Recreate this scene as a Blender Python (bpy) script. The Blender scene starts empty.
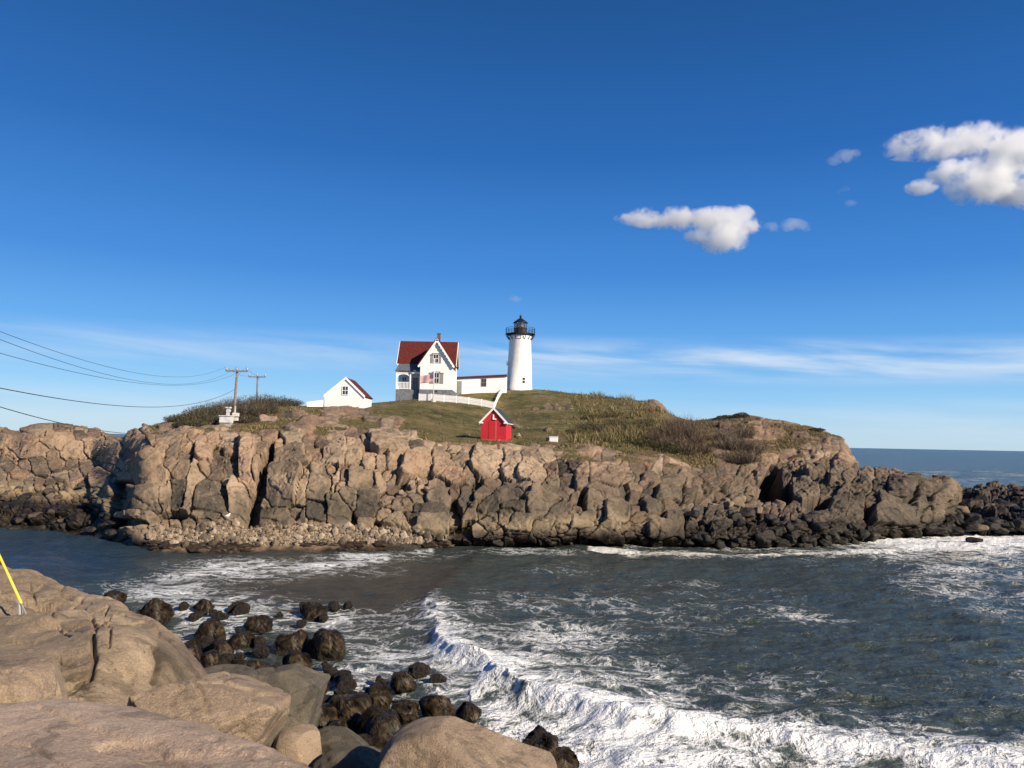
import bpy, bmesh, math, random
import numpy as np
from mathutils import Matrix, Vector

# ------------------------------------------------------------------ camera, sky, sun, exposure
S = bpy.context.scene
COL = S.collection
F, CX, CY = 769.0, 512.0, 384.0
CAM_Z = 8.0
PITCH, ROLL = math.radians(4.24), math.radians(1.10)
RM = Matrix.Rotation(math.radians(90) + PITCH, 3, 'X') @ Matrix.Rotation(ROLL, 3, 'Z')
cam_d = bpy.data.cameras.new("camera")
cam_d.sensor_fit = 'HORIZONTAL'; cam_d.sensor_width = 36.0
cam_d.lens = F / 1024.0 * 36.0
cam_d.clip_start = 0.1; cam_d.clip_end = 60000
cam = bpy.data.objects.new("camera", cam_d); COL.objects.link(cam)
cam.matrix_world = Matrix.Translation((0, 0, CAM_Z)) @ RM.to_4x4()
S.camera = cam

SUN_EL = math.radians(29)
SUN_DIR = Vector((0.775, -0.63, 0)).normalized() * math.cos(SUN_EL) + Vector((0, 0, math.sin(SUN_EL)))
SUN_AZ = math.atan2(SUN_DIR.x, SUN_DIR.y)          # clockwise from +Y
SUN_STRENGTH, SKY_STRENGTH, EXPOSURE = 4.8, 0.10, 0.62
sun_d = bpy.data.lights.new("sun", 'SUN'); sun_d.energy = SUN_STRENGTH
sun_d.angle = math.radians(0.53); sun_d.color = (1.0, 0.86, 0.68)
sun = bpy.data.objects.new("sun", sun_d); COL.objects.link(sun)
sun.rotation_euler = SUN_DIR.to_track_quat('Z', 'Y').to_euler()
sun.location = (40, -30, 60)

S.view_settings.view_transform = 'Standard'; S.view_settings.look = 'None'
S.view_settings.exposure = EXPOSURE; S.view_settings.gamma = 1.0
S.view_settings.use_curve_mapping = False
S.cycles.use_denoising = True
S.cycles.max_bounces = 6; S.cycles.diffuse_bounces = 3; S.cycles.glossy_bounces = 3
S.cycles.volume_bounces = 8; S.cycles.transparent_max_bounces = 8
S.cycles.volume_max_steps = 256

# ------------------------------------------------------------------ node helpers
class NT:
    def __init__(s, tree): s.t = tree; s.n = tree.nodes; s.l = tree.links
    def node(s, typ, **kw):
        n = s.n.new(typ)
        for k, v in kw.items(): setattr(n, k, v)
        return n
    def put(s, sock, v):
        if v is None: return
        if hasattr(v, 'is_linked') or isinstance(v, bpy.types.NodeSocket): s.l.new(v, sock)
        else:
            if isinstance(v, (tuple, list)) and len(v) == 3 and sock.type == 'RGBA': v = (*v, 1)
            sock.default_value = v
    def math(s, op, a, b=None, c=None, clamp=False):
        n = s.node('ShaderNodeMath', operation=op); n.use_clamp = clamp
        for i, v in enumerate((a, b, c)): s.put(n.inputs[i], v)
        return n.outputs[0]
    def vmath(s, op, a, b=None, out=0):
        n = s.node('ShaderNodeVectorMath', operation=op)
        s.put(n.inputs[0], a)
        if b is not None: s.put(n.inputs[1], b)
        return n.outputs[out]
    def mix(s, f, a, b, mode='MIX'):
        n = s.node('ShaderNodeMix', data_type='RGBA', blend_type=mode)
        s.put(n.inputs[0], f); s.put(n.inputs[6], a); s.put(n.inputs[7], b)
        return n.outputs[2]
    def maprange(s, v, a, b, c=0.0, d=1.0, smooth=True):
        n = s.node('ShaderNodeMapRange'); n.interpolation_type = 'SMOOTHSTEP' if smooth else 'LINEAR'
        s.put(n.inputs[0], v)
        for i, x in enumerate((a, b, c, d)): s.put(n.inputs[i + 1], x)
        return n.outputs[0]
    def noise(s, vec, scale, detail=4, rough=0.55, dist=0.0):
        n = s.node('ShaderNodeTexNoise'); s.put(n.inputs['Vector'], vec)
        s.put(n.inputs['Scale'], scale); s.put(n.inputs['Detail'], detail)
        s.put(n.inputs['Roughness'], rough); s.put(n.inputs['Distortion'], dist)
        return n.outputs[0]
    def voronoi(s, vec, scale, feature='F1', rand=1.0):
        n = s.node('ShaderNodeTexVoronoi', feature=feature); s.put(n.inputs['Vector'], vec)
        s.put(n.inputs['Scale'], scale); s.put(n.inputs['Randomness'], rand)
        return n.outputs
    def scale(s, vec, v3):
        return s.vmath('MULTIPLY', vec, v3)
    def ramp(s, fac, stops):
        n = s.node('ShaderNodeValToRGB'); e = n.color_ramp.elements
        while len(e) > 1: e.remove(e[0])
        for i, (p, c) in enumerate(stops):
            el = e[0] if i == 0 else e.new(p)
            el.position = p; el.color = (*c, 1)
        s.put(n.inputs[0], fac); return n.outputs[0]
    def attr(s, name, out='Fac'):
        n = s.node('ShaderNodeAttribute'); n.attribute_name = name
        return n.outputs[out]
    def pos(s): return s.node('ShaderNodeNewGeometry').outputs['Position']
    def obj(s): return s.node('ShaderNodeTexCoord').outputs['Object']
    def sep(s, v):
        n = s.node('ShaderNodeSeparateXYZ'); s.put(n.inputs[0], v); return n.outputs
    def bump(s, h, strength, dist, normal=None):
        n = s.node('ShaderNodeBump'); s.put(n.inputs['Height'], h)
        s.put(n.inputs['Strength'], strength); s.put(n.inputs['Distance'], dist)
        if normal is not None: s.put(n.inputs['Normal'], normal)
        return n.outputs[0]

def new_mat(name):
    m = bpy.data.materials.new(name); m.use_nodes = True
    t = NT(m.node_tree); bs = t.n['Principled BSDF']
    return m, t, bs

def finish(t, bs, col, rough, normal=None, spec=0.3):
    t.put(bs.inputs['Base Color'], col); t.put(bs.inputs['Roughness'], rough)
    t.put(bs.inputs['Specular IOR Level'], spec)
    if normal is not None: t.put(bs.inputs['Normal'], normal)

# ------------------------------------------------------------------ world: Nishita sky with thin high cloud streaks
W = bpy.data.worlds.new("World"); S.world = W; W.use_nodes = True
wt = NT(W.node_tree)
bg = wt.n['Background']
sky = wt.node('ShaderNodeTexSky'); sky.sky_type = 'NISHITA'; sky.sun_disc = False
sky.sun_elevation = SUN_EL; sky.sun_rotation = SUN_AZ
sky.altitude = 0; sky.air_density = 1.0; sky.dust_density = 0.25; sky.ozone_density = 2.5
hsv = wt.node('ShaderNodeHueSaturation'); wt.put(hsv.inputs['Color'], sky.outputs[0])
hsv.inputs['Saturation'].default_value = 1.22; hsv.inputs['Value'].default_value = 1.0
wdir = wt.node('ShaderNodeTexCoord').outputs['Generated']
wx, wy, wz = wt.sep(wdir)
hor = wt.math('SQRT', wt.math('ADD', wt.math('MULTIPLY', wx, wx), wt.math('MULTIPLY', wy, wy)))
az = wt.math('ARCTAN2', wx, wy); el = wt.math('ARCTAN2', wz, hor)
cmb = wt.node('ShaderNodeCombineXYZ'); wt.put(cmb.inputs[0], wt.math('MULTIPLY', az, 3.0))
wt.put(cmb.inputs[1], wt.math('ADD', wt.math('MULTIPLY', el, 34.0), wt.math('MULTIPLY', az, 2.2)))
nz = wt.noise(cmb.outputs[0], 1.0, 6, 0.55, 0.4)
elt = wt.math('ADD', el, wt.math('MULTIPLY', wt.math('MULTIPLY', az, az), 0.03))
band = wt.math('MULTIPLY', wt.maprange(elt, 0.072, 0.108), wt.maprange(elt, 0.112, 0.142, 1.0, 0.0))
band_r = wt.math('MULTIPLY', band, wt.maprange(az, -0.10, 0.12, 0.40, 1.0))
streak = wt.math('MULTIPLY', band_r, wt.maprange(nz, 0.34, 0.66))
low = wt.math('MULTIPLY', wt.maprange(el, 0.0, 0.02), wt.maprange(el, 0.02, 0.075, 1.0, 0.0))
low = wt.math('MULTIPLY', low, wt.maprange(nz, 0.40, 0.75, 0.0, 0.5))
cf = wt.math('MULTIPLY', wt.math('ADD', streak, low), 0.75, clamp=True)
KS = 1.0 / (SKY_STRENGTH * 2 ** EXPOSURE)
grad = wt.ramp(wt.math('DIVIDE', el, 0.62), [(0.0, (.50, .69, .84)), (0.035, (.47, .68, .87)), (0.09, (.27, .58, .92)), (0.20, (.115, .385, .84)), (0.34, (.046, .240, .69)), (0.58, (.016, .130, .46)), (0.85, (.010, .082, .29)), (1.0, (.008, .064, .23))])
grad = wt.mix(1.0, grad, (KS, KS, KS), 'MULTIPLY')
skyb = wt.mix(wt.maprange(el, 0.0, 0.35, 0.90, 0.88), hsv.outputs[0], grad)
skyc = wt.mix(cf, skyb, (.80 * KS, .87 * KS, .94 * KS))
wt.put(bg.inputs[0], skyc); bg.inputs[1].default_value = SKY_STRENGTH

# ------------------------------------------------------------------ pixels -> places
RMn = np.array(RM)
def ray(px, py):
    px, py = np.broadcast_arrays(np.asarray(px, float), np.asarray(py, float))
    v = np.stack([(px - CX) / F, -(py - CY) / F, -np.ones_like(px)], -1)
    return v @ RMn.T
def P(px, py, Y):
    d = ray(px, py); k = np.asarray(Y, float) / d[..., 1]
    return d * k[..., None] + np.array([0, 0, CAM_Z])
def water(px, py, z=0.0):
    d = ray(px, py); k = (z - CAM_Z) / d[..., 2]
    return d * k[..., None] + np.array([0, 0, CAM_Z])
def V(px, py, Y): return Vector(P(px, py, Y))
def proj(p):
    q = (np.asarray(p) - np.array([0, 0, CAM_Z])) @ RMn
    return CX + F * q[..., 0] / -q[..., 2], CY - F * q[..., 1] / -q[..., 2]
def horizon(px): return 431.3 + 0.0192 * np.asarray(px, float)

# ------------------------------------------------------------------ numpy noise
def _h(ix, iy, iz, k=0):
    h = (ix.astype(np.int64) * 374761393 + iy.astype(np.int64) * 668265263 + iz.astype(np.int64) * 2147483647 + k * 1274126177) & 0xFFFFFFFF
    h = ((h ^ (h >> 13)) * 1274126177) & 0xFFFFFFFF
    h = ((h ^ (h >> 16)) * 2246822519) & 0xFFFFFFFF
    return ((h ^ (h >> 15)) & 0xFFFFFF) / float(0xFFFFFF)
def vnoise(p, seed=0):
    p = np.asarray(p, float); i = np.floor(p).astype(np.int64); f = p - i
    u = f * f * f * (f * (f * 6 - 15) + 10); r = 0
    for dx in (0, 1):
        for dy in (0, 1):
            for dz in (0, 1):
                w = (u[..., 0] if dx else 1 - u[..., 0]) * (u[..., 1] if dy else 1 - u[..., 1]) * (u[..., 2] if dz else 1 - u[..., 2])
                r = r + w * _h(i[..., 0] + dx, i[..., 1] + dy, i[..., 2] + dz, seed)
    return r * 2 - 1
def fbm(p, octv=4, seed=0, gain=0.5):
    p = np.asarray(p, float); a, s, tot = 1.0, 0, 0
    for o in range(octv):
        s = s + a * vnoise(p + o * 17.3, seed + o); tot += a
        a *= gain; p = p * 2.03
    return s / tot
def cells(p, seed=0):
    """cellular noise: F1, F2, random id of the nearest cell"""
    p = np.asarray(p, float); i = np.floor(p).astype(np.int64)
    f1 = np.full(p.shape[:-1], 9.0); f2 = f1.copy(); cid = np.zeros(p.shape[:-1])
    for dx in (-1, 0, 1):
        for dy in (-1, 0, 1):
            for dz in (-1, 0, 1):
                c = i + np.array([dx, dy, dz])
                a = [_h(c[..., 0], c[..., 1], c[..., 2], seed + k) for k in range(4)]
                d = np.sqrt(sum((c[..., k] + a[k] - p[..., k]) ** 2 for k in range(3)))
                nearer = d < f1
                f2 = np.where(nearer, f1, np.minimum(f2, d)); cid = np.where(nearer, a[3], cid); f1 = np.where(nearer, d, f1)
    return f1, f2, cid
def sstep(a, b, x):
    t = np.clip((np.asarray(x, float) - a) / (b - a), 0, 1); return t * t * (3 - 2 * t)

# ------------------------------------------------------------------ object helpers
def tag(o, label=None, cat=None, group=None, kind=None):
    if label: o['label'] = label
    if cat: o['category'] = cat
    if group: o['group'] = group
    if kind: o['kind'] = kind
    return o
def link(name, me, mat=None, parent=None):
    o = bpy.data.objects.new(name, me); COL.objects.link(o)
    if mat is not None and not me.materials: me.materials.append(mat)
    if parent is not None: o.parent = parent
    return o
def empty(name, loc, rz=0.0, label=None, cat=None, group=None):
    o = bpy.data.objects.new(name, None); COL.objects.link(o); o.empty_display_size = 0.3
    o.location = loc; o.rotation_euler = (0, 0, rz)
    return tag(o, label, cat, group)
def np_mesh(name, verts, faces, attrs=None, smooth=True):
    verts = np.asarray(verts, np.float32); faces = np.asarray(faces, np.int32)
    me = bpy.data.meshes.new(name); nf, k = faces.shape
    me.vertices.add(len(verts)); me.vertices.foreach_set('co', verts.ravel())
    me.loops.add(nf * k); me.loops.foreach_set('vertex_index', faces.ravel())
    me.polygons.add(nf); me.polygons.foreach_set('loop_start', np.arange(0, nf * k, k, dtype=np.int32))
    me.polygons.foreach_set('loop_total', np.full(nf, k, np.int32))
    me.polygons.foreach_set('use_smooth', np.full(nf, smooth, bool))
    for n, a in (attrs or {}).items():
        at = me.attributes.new(n, 'FLOAT', 'POINT'); at.data.foreach_set('value', np.asarray(a, np.float32).ravel())
    me.update(calc_edges=True); me.validate()
    return me
def grid_faces(nu, nv, flip=False):
    i = np.arange(nu - 1)[:, None] * nv + np.arange(nv - 1)[None, :]
    q = np.stack([i, i + nv, i + nv + 1, i + 1], -1).reshape(-1, 4)
    return q[:, ::-1] if flip else q
def grid_mesh(name, G, attrs=None):
    nu, nv = G.shape[:2]
    a = G[nu // 2 + 1, nv // 2] - G[nu // 2, nv // 2]; b = G[nu // 2, nv // 2 + 1] - G[nu // 2, nv // 2]
    flip = np.cross(a, b)[2] < 0
    return np_mesh(name, G.reshape(-1, 3), grid_faces(nu, nv, flip), attrs)
def grid_normals(G):
    du = np.gradient(G, axis=0); dv = np.gradient(G, axis=1)
    n = np.cross(du, dv); n /= np.linalg.norm(n, axis=-1, keepdims=True) + 1e-9
    if n[..., 2].mean() < 0: n = -n
    return n
def loft(cols, U, seg, smooth_px=4):
    """cols: list of (px, [(py, Y) or None...]); interpolated along px, then curved along the profile"""
    xs = np.array([c[0] for c in cols], float)
    py = np.array([[k[0] for k in c[1]] for c in cols], float); Y = np.array([[k[1] for k in c[1]] for c in cols], float)
    du = U[1] - U[0]; n = max(1, int(smooth_px * 3 / du)); kx = np.arange(-n, n + 1) * du
    ker = np.exp(-0.5 * (kx / max(smooth_px, 1e-3)) ** 2); ker /= ker.sum()
    def along(a):
        r = np.interp(U, xs, a); return np.convolve(np.pad(r, n, mode='edge'), ker, mode='valid')
    K = py.shape[1]
    pts = np.stack([P(U, along(py[:, k]), along(Y[:, k])) for k in range(K)], 1)
    d = np.diff(pts, axis=1); L = np.linalg.norm(d, axis=-1, keepdims=True) + 1e-6; s = d / L
    m = np.zeros_like(pts); m[:, 0] = s[:, 0]; m[:, -1] = s[:, -1]
    m[:, 1:-1] = (s[:, :-1] * L[:, 1:] + s[:, 1:] * L[:, :-1]) / (L[:, 1:] + L[:, :-1])
    rows, kv = [], []
    for k in range(K - 1):
        for j in range(seg[k] + (1 if k == K - 2 else 0)):
            t = j / seg[k]; h00 = 2*t**3 - 3*t**2 + 1; h10 = t**3 - 2*t**2 + t; h01 = -2*t**3 + 3*t**2; h11 = t**3 - t**2
            rows.append(h00 * pts[:, k] + h10 * L[:, k] * m[:, k] * 0.8 + h01 * pts[:, k + 1] + h11 * L[:, k] * m[:, k + 1] * 0.8)
            kv.append(k + t)
    return np.stack(rows, 1), np.array(kv)

class MB:
    """collects boxes, bars, prisms and lathes; build() links them as one mesh"""
    def __init__(s): s.bm = bmesh.new()
    def box(s, c, d, rz=0.0):
        r = bmesh.ops.create_cube(s.bm, size=1.0)
        bmesh.ops.transform(s.bm, verts=r['verts'], matrix=Matrix.Translation(c) @ Matrix.Rotation(rz, 4, 'Z') @ Matrix.Diagonal((d[0], d[1], d[2], 1)))
        return s
    def bar(s, a, b, w, h=None, r=None, n=8, r2=None):
        a, b = Vector(a), Vector(b); v = b - a; L = v.length
        q = v.to_track_quat('Z', 'Y').to_matrix().to_4x4(); M = Matrix.Translation((a + b) / 2) @ q
        if r: e = bmesh.ops.create_cone(s.bm, cap_ends=True, segments=n, radius1=r, radius2=r if r2 is None else r2, depth=L)
        else:
            e = bmesh.ops.create_cube(s.bm, size=1.0); M = M @ Matrix.Diagonal((w, h or w, L, 1))
        bmesh.ops.transform(s.bm, verts=e['verts'], matrix=M); return s
    def poly(s, pts):
        s.bm.faces.new([s.bm.verts.new(p) for p in pts]); return s
    def prism(s, pts, ext):
        ext = Vector(ext); a = [s.bm.verts.new(p) for p in pts]; b = [s.bm.verts.new(Vector(p) + ext) for p in pts]
        s.bm.faces.new(a); s.bm.faces.new(b[::-1]); n = len(a)
        for i in range(n): s.bm.faces.new([a[i], b[i], b[(i + 1) % n], a[(i + 1) % n]][::-1])
        return s
    def lathe(s, prof, n=32, c=(0, 0, 0)):
        rings = [[s.bm.verts.new((c[0] + r * math.cos(2*math.pi*i/n), c[1] + r * math.sin(2*math.pi*i/n), c[2] + z)) for i in range(n)] for r, z in prof]
        for a, b in zip(rings, rings[1:]):
            for i in range(n): s.bm.faces.new([a[i], a[(i+1) % n], b[(i+1) % n], b[i]])
        s.bm.faces.new(rings[0][::-1]); s.bm.faces.new(rings[-1]); return s
    def ball(s, c, r, sc=(1, 1, 1), n=12):
        e = bmesh.ops.create_uvsphere(s.bm, u_segments=n, v_segments=max(6, n // 2), radius=r)
        bmesh.ops.transform(s.bm, verts=e['verts'], matrix=Matrix.Translation(c) @ Matrix.Diagonal((*sc, 1))); return s
    def build(s, name, mat, parent=None, smooth=False, bevel=0.0):
        bmesh.ops.recalc_face_normals(s.bm, faces=s.bm.faces)
        if bevel: bmesh.ops.bevel(s.bm, geom=list(s.bm.edges), offset=bevel, segments=1, affect='EDGES')
        me = bpy.data.meshes.new(name); s.bm.to_mesh(me); s.bm.free()
        if smooth:
            for p in me.polygons: p.use_smooth = True
        return link(name, me, mat, parent)

# ------------------------------------------------------------------ materials
def flat_mat(name, col, rough=0.6, var=0.12, scale=3.0, spec=0.3, bump=0.0, metal=0.0):
    m, t, bs = new_mat(name); p = t.pos()
    n = t.noise(p, scale, 5); d = tuple(c * (1 - var) for c in col); l = tuple(min(1, c * (1 + var * 0.6)) for c in col)
    c = t.mix(t.maprange(n, 0.35, 0.65), d, l)
    finish(t, bs, c, rough, t.bump(t.noise(p, scale * 8, 4), bump, 0.02) if bump else None, spec)
    bs.inputs['Metallic'].default_value = metal
    return m

def make_terrain_mat():
    m, t, bs = new_mat("island_rock_and_turf"); p = t.pos()
    tone, tint = t.attr('tone'), t.attr('tint')
    n1 = t.noise(p, 0.55, 7, 0.6); n2 = t.noise(p, 3.2, 6, 0.65)
    streak = t.noise(t.scale(p, (1.4, 1.4, 0.16)), 1.0, 5, 0.6, 0.3)
    rock = t.ramp(t.math('ADD', t.math('MULTIPLY', t.math('SUBTRACT', n1, .5), 0.75), t.math('ADD', .06, t.math('MULTIPLY', tone, 0.98))),
                  [(0.18, (0.040, 0.034, 0.028)), (0.34, (0.100, 0.079, 0.058)), (0.54, (0.220, 0.162, 0.109)), (0.80, (0.375, 0.280, 0.192))])
    rock = t.mix(t.math('MULTIPLY', tint, 1.1), rock, (0.285, 0.165, 0.100))
    rock = t.mix(t.maprange(streak, 0.5, 0.72, 0.0, 0.6), rock, (0.085, 0.070, 0.056))
    rock = t.mix(t.maprange(n2, 0.53, 0.66, 0.0, 0.5), rock, (0.27, 0.235, 0.18))
    rock = t.mix(t.maprange(n2, 0.36, 0.47, 0.6, 0.0), rock, (0.075, 0.060, 0.044))
    zone = t.attr('zone')                                  # dark splash zone stains
    rock = t.mix(t.math('MULTIPLY', zone, t.maprange(n1, 0.25, 0.6, 1.0, 0.6)), rock, (0.062, 0.054, 0.042))
    barn = t.attr('barnacle')
    rock = t.mix(t.math('MULTIPLY', barn, t.maprange(n2, 0.3, 0.6, 0.35, 0.9)), rock, (0.29, 0.225, 0.135))
    weed = t.attr('weed')
    rock = t.mix(weed, rock, t.mix(t.maprange(n2, 0.4, 0.7), (0.012, 0.010, 0.008), (0.045, 0.030, 0.017)))
    g1 = t.noise(p, 0.9, 8, 0.7); g2 = t.noise(p, 0.22, 5, 0.6)
    gr = t.ramp(t.math('ADD', t.math('MULTIPLY', g1, 0.60), t.math('MULTIPLY', g2, 0.50)),
                [(0.42, (0.042, 0.040, 0.015)), (0.50, (0.088, 0.083, 0.027)), (0.57, (0.150, 0.125, 0.045)), (0.66, (0.235, 0.175, 0.090))])
    gr = t.mix(t.math('MULTIPLY', t.attr('dry'), t.maprange(g1, 0.3, 0.6, 0.45, 0.95)), gr, (0.175, 0.118, 0.066))
    gmask = t.maprange(t.math('ADD', t.attr('grass'), t.math('MULTIPLY', t.math('SUBTRACT', n2, 0.5), 0.9)), 0.4, 0.6)
    c = t.mix(gmask, rock, gr)
    hb = t.noise(p, 4.5, 8, 0.70); hg = t.noise(p, 5.0, 6, 0.75)
    h = t.math('ADD', t.math('MULTIPLY', hb, 0.10), t.math('MULTIPLY', t.math('MULTIPLY', hg, gmask), 0.28))
    rough = t.math('SUBTRACT', 0.9, t.math('MULTIPLY', weed, 0.4))
    finish(t, bs, c, rough, t.bump(h, 0.9, 1.0), 0.25)
    return m
M_TERR = make_terrain_mat()

def make_granite(name, ca, cb, cc, speck=0.5, wet=0.0, scale=1.0, stain=(0.10, 0.08, 0.06), stain_amt=0.6):
    m, t, bs = new_mat(name); p = t.pos()
    n1 = t.noise(p, 0.7 * scale, 7, 0.62, 0.3); n2 = t.noise(p, 4.5 * scale, 9, 0.78); n3 = t.noise(p, 55 * scale, 3, 0.8); n4 = t.noise(p, 1.7 * scale, 8, 0.72, 0.6)
    vo = t.voronoi(p, 60 * scale)[0]
    c = t.ramp(t.math('ADD', t.math('MULTIPLY', n1, 0.65), t.math('MULTIPLY', n2, 0.35)), [(0.34, ca), (0.52, cb), (0.66, cc)])
    st = t.noise(t.scale(p, (1.0, 1.0, 0.3)), 0.9 * scale, 7, 0.65, 0.8)
    c = t.mix(t.maprange(st, 0.52, 0.70, 0.0, stain_amt), c, stain)
    c = t.mix(t.maprange(n2, 0.52, 0.62, 0.0, 0.55), c, tuple(x * 0.42 for x in cb))
    c = t.mix(t.maprange(n2, 0.47, 0.38, 0.0, 0.45), c, tuple(min(1, x * 1.25) for x in cc))
    c = t.mix(t.maprange(n3, 0.515, 0.60, 0.0, speck * .6), c, tuple(x * 0.42 for x in cb))
    c = t.mix(t.maprange(n3, 0.485, 0.40, 0.0, speck * 0.5), c, tuple(min(1, x * 1.45) for x in cc))
    c = t.mix(t.maprange(n4, 0.53, 0.60, 0.0, 0.55), c, tuple(x * .36 for x in cb)); c = t.mix(t.maprange(n4, 0.40, 0.34, 0.0, 0.4), c, tuple(min(1, x * 1.2) for x in cc))
    pit = t.maprange(t.voronoi(p, 11 * scale)[0], .10, .22, 1.0, 0.0); pit = t.math('MULTIPLY', pit, t.maprange(n4, .46, .54)); c = t.mix(t.math('MULTIPLY', pit, .6), c, tuple(x * .25 for x in cb))
    h = t.math('ADD', t.math('MULTIPLY', n2, 0.11), t.math('ADD', t.math('MULTIPLY', n3, 0.010), t.math('MULTIPLY', vo, 0.010)))
    finish(t, bs, c, 0.85 - wet, t.bump(h, 0.75, 1.0), 0.3)
    return m
M_GRAN = make_granite("tan_granite", (0.205, 0.148, 0.100), (0.320, 0.235, 0.160), (0.42, 0.320, 0.230))
M_GRAN_P = make_granite("pinkish_granite", (0.215, 0.150, 0.115), (0.310, 0.215, 0.160), (0.40, 0.295, 0.225))
M_GRAN_G = make_granite("grey_weathered_granite", (0.070, 0.060, 0.045), (0.115, 0.098, 0.073), (0.17, 0.145, 0.105), 0.35)
M_GRAN_D = make_granite("dark_shore_rock", (0.03, 0.026, 0.02), (0.055, 0.046, 0.035), (0.10, 0.082, 0.058), 0.4, 0.25)

def make_weed():
    m, t, bs = new_mat("rockweed_covered_stone"); p = t.obj()
    s = t.noise(t.scale(p, (5, 5, 1.2)), 1.6, 6, 0.7, 0.5); n = t.noise(t.pos(), 1.1, 5, 0.6); f = t.noise(t.pos(), 14, 5, 0.7)
    c = t.ramp(s, [(0.36, (0.005, 0.004, 0.003)), (0.5, (0.019, 0.013, 0.008)), (0.64, (0.062, 0.040, 0.020))])
    c = t.mix(t.maprange(n, 0.5, 0.75, 0.0, 0.5), c, (0.020, 0.016, 0.011))
    c = t.mix(t.maprange(t.noise(t.pos(), 9.0, 4, .7), .56, .64, 0.0, .4), c, (.10, .070, .045))
    finish(t, bs, c, t.maprange(f, 0.35, 0.6, 0.26, 0.8), t.bump(t.math('ADD', t.math('MULTIPLY', s, 0.30), t.math('MULTIPLY', f, 0.22)), 1.0, 0.9), 0.4)
    return m
M_WEED = make_weed()

def make_sea():
    m, t, bs = new_mat("sea_water"); p = t.pos(); fo = t.attr('foam'); shal = t.attr('shallow'); cream = t.attr('cream')
    pw = t.vmath('ADD', t.scale(p, (1, 1, 1.6)), t.scale(t.vmath('SUBTRACT', t.noise_c(p, 0.35), (0.5, 0.5, 0.5)), (2.6, 2.6, 1.2)))
    r1 = t.noise(t.scale(pw, (0.8, 1.25, 1)), 0.75, 3, 0.5)
    r2 = t.noise(pw, 2.6, 4, 0.6); r3 = t.noise(pw, 9.0, 3, 0.6)
    rid = t.math('SUBTRACT', 1.0, t.math('MULTIPLY', t.math('ABSOLUTE', t.math('SUBTRACT', r1, 0.5)), 5.5))
    rid2 = t.math('SUBTRACT', 1.0, t.math('MULTIPLY', t.math('ABSOLUTE', t.math('SUBTRACT', r2, 0.5)), 6.0))
    tx = t.math('ADD', t.math('MULTIPLY', rid, 0.42), t.math('ADD', t.math('MULTIPLY', rid2, 0.33), t.math('MULTIPLY', r3, 0.25)))
    thr = t.math('SUBTRACT', 1.02, t.math('MULTIPLY', fo, 1.05))
    f = t.maprange(t.math('SUBTRACT', tx, thr), -0.10, 0.42)
    f = t.math('MULTIPLY', f, t.maprange(fo, 0.02, 0.2))
    d = t.vmath('LENGTH', p, None, 1)
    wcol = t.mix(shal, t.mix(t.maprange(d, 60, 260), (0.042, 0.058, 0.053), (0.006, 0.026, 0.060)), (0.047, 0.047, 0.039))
    wcol = t.mix(t.attr('clear_sky_tint'), wcol, (0.018, 0.045, 0.080))  # sheltered clear water, with sky reflection painted into its bluer base colour
    wcol = t.mix(t.maprange(fo, 0.15, 0.8, 0.0, 0.35), wcol, (0.10, 0.14, 0.135))
    fcol = t.mix(cream, (0.83, 0.84, 0.84), (0.78, 0.70, 0.58))
    fcol = t.mix(t.maprange(r3, 0.35, 0.6, 0.22, 0.0), fcol, (0.46, 0.51, 0.52))
    c = t.mix(f, wcol, fcol)
    w1 = t.noise(t.scale(p, (0.7, 1.3, 0)), 1.1, 6, 0.66, 0.4); w2 = t.noise(t.scale(p, (1, 1.7, 0)), 5.0, 4, 0.6, 0.3)
    h = t.math('ADD', t.math('MULTIPLY', w1, 0.42), t.math('ADD', t.math('MULTIPLY', w2, 0.085), t.math('MULTIPLY', f, 0.05)))
    h = t.math('ADD', h, t.math('MULTIPLY', t.math('MULTIPLY', f, r3), 0.07))
    w0 = t.noise(t.scale(p, (0.22, 0.5, 0)), 0.55, 4, 0.6, 0.3); h = t.math('ADD', h, t.math('MULTIPLY', w0, t.maprange(d, 40, 400, 0.5, 3.2)))
    finish(t, bs, c, t.maprange(f, 0.0, 0.8, 0.16, 0.9), t.bump(h, 0.9, 1.0), t.math('ADD', t.maprange(d, 50, 260, 0.42, 0.02), t.math('MULTIPLY', t.attr('clear_sky_tint'), .25)))
    bs.inputs['IOR'].default_value = 1.33
    return m
def _noise_c(s, vec, scale):
    n = s.node('ShaderNodeTexNoise'); s.put(n.inputs['Vector'], vec); s.put(n.inputs['Scale'], scale); s.put(n.inputs['Detail'], 3.0)
    return n.outputs[1]
NT.noise_c = _noise_c
M_SEA = make_sea()

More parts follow.
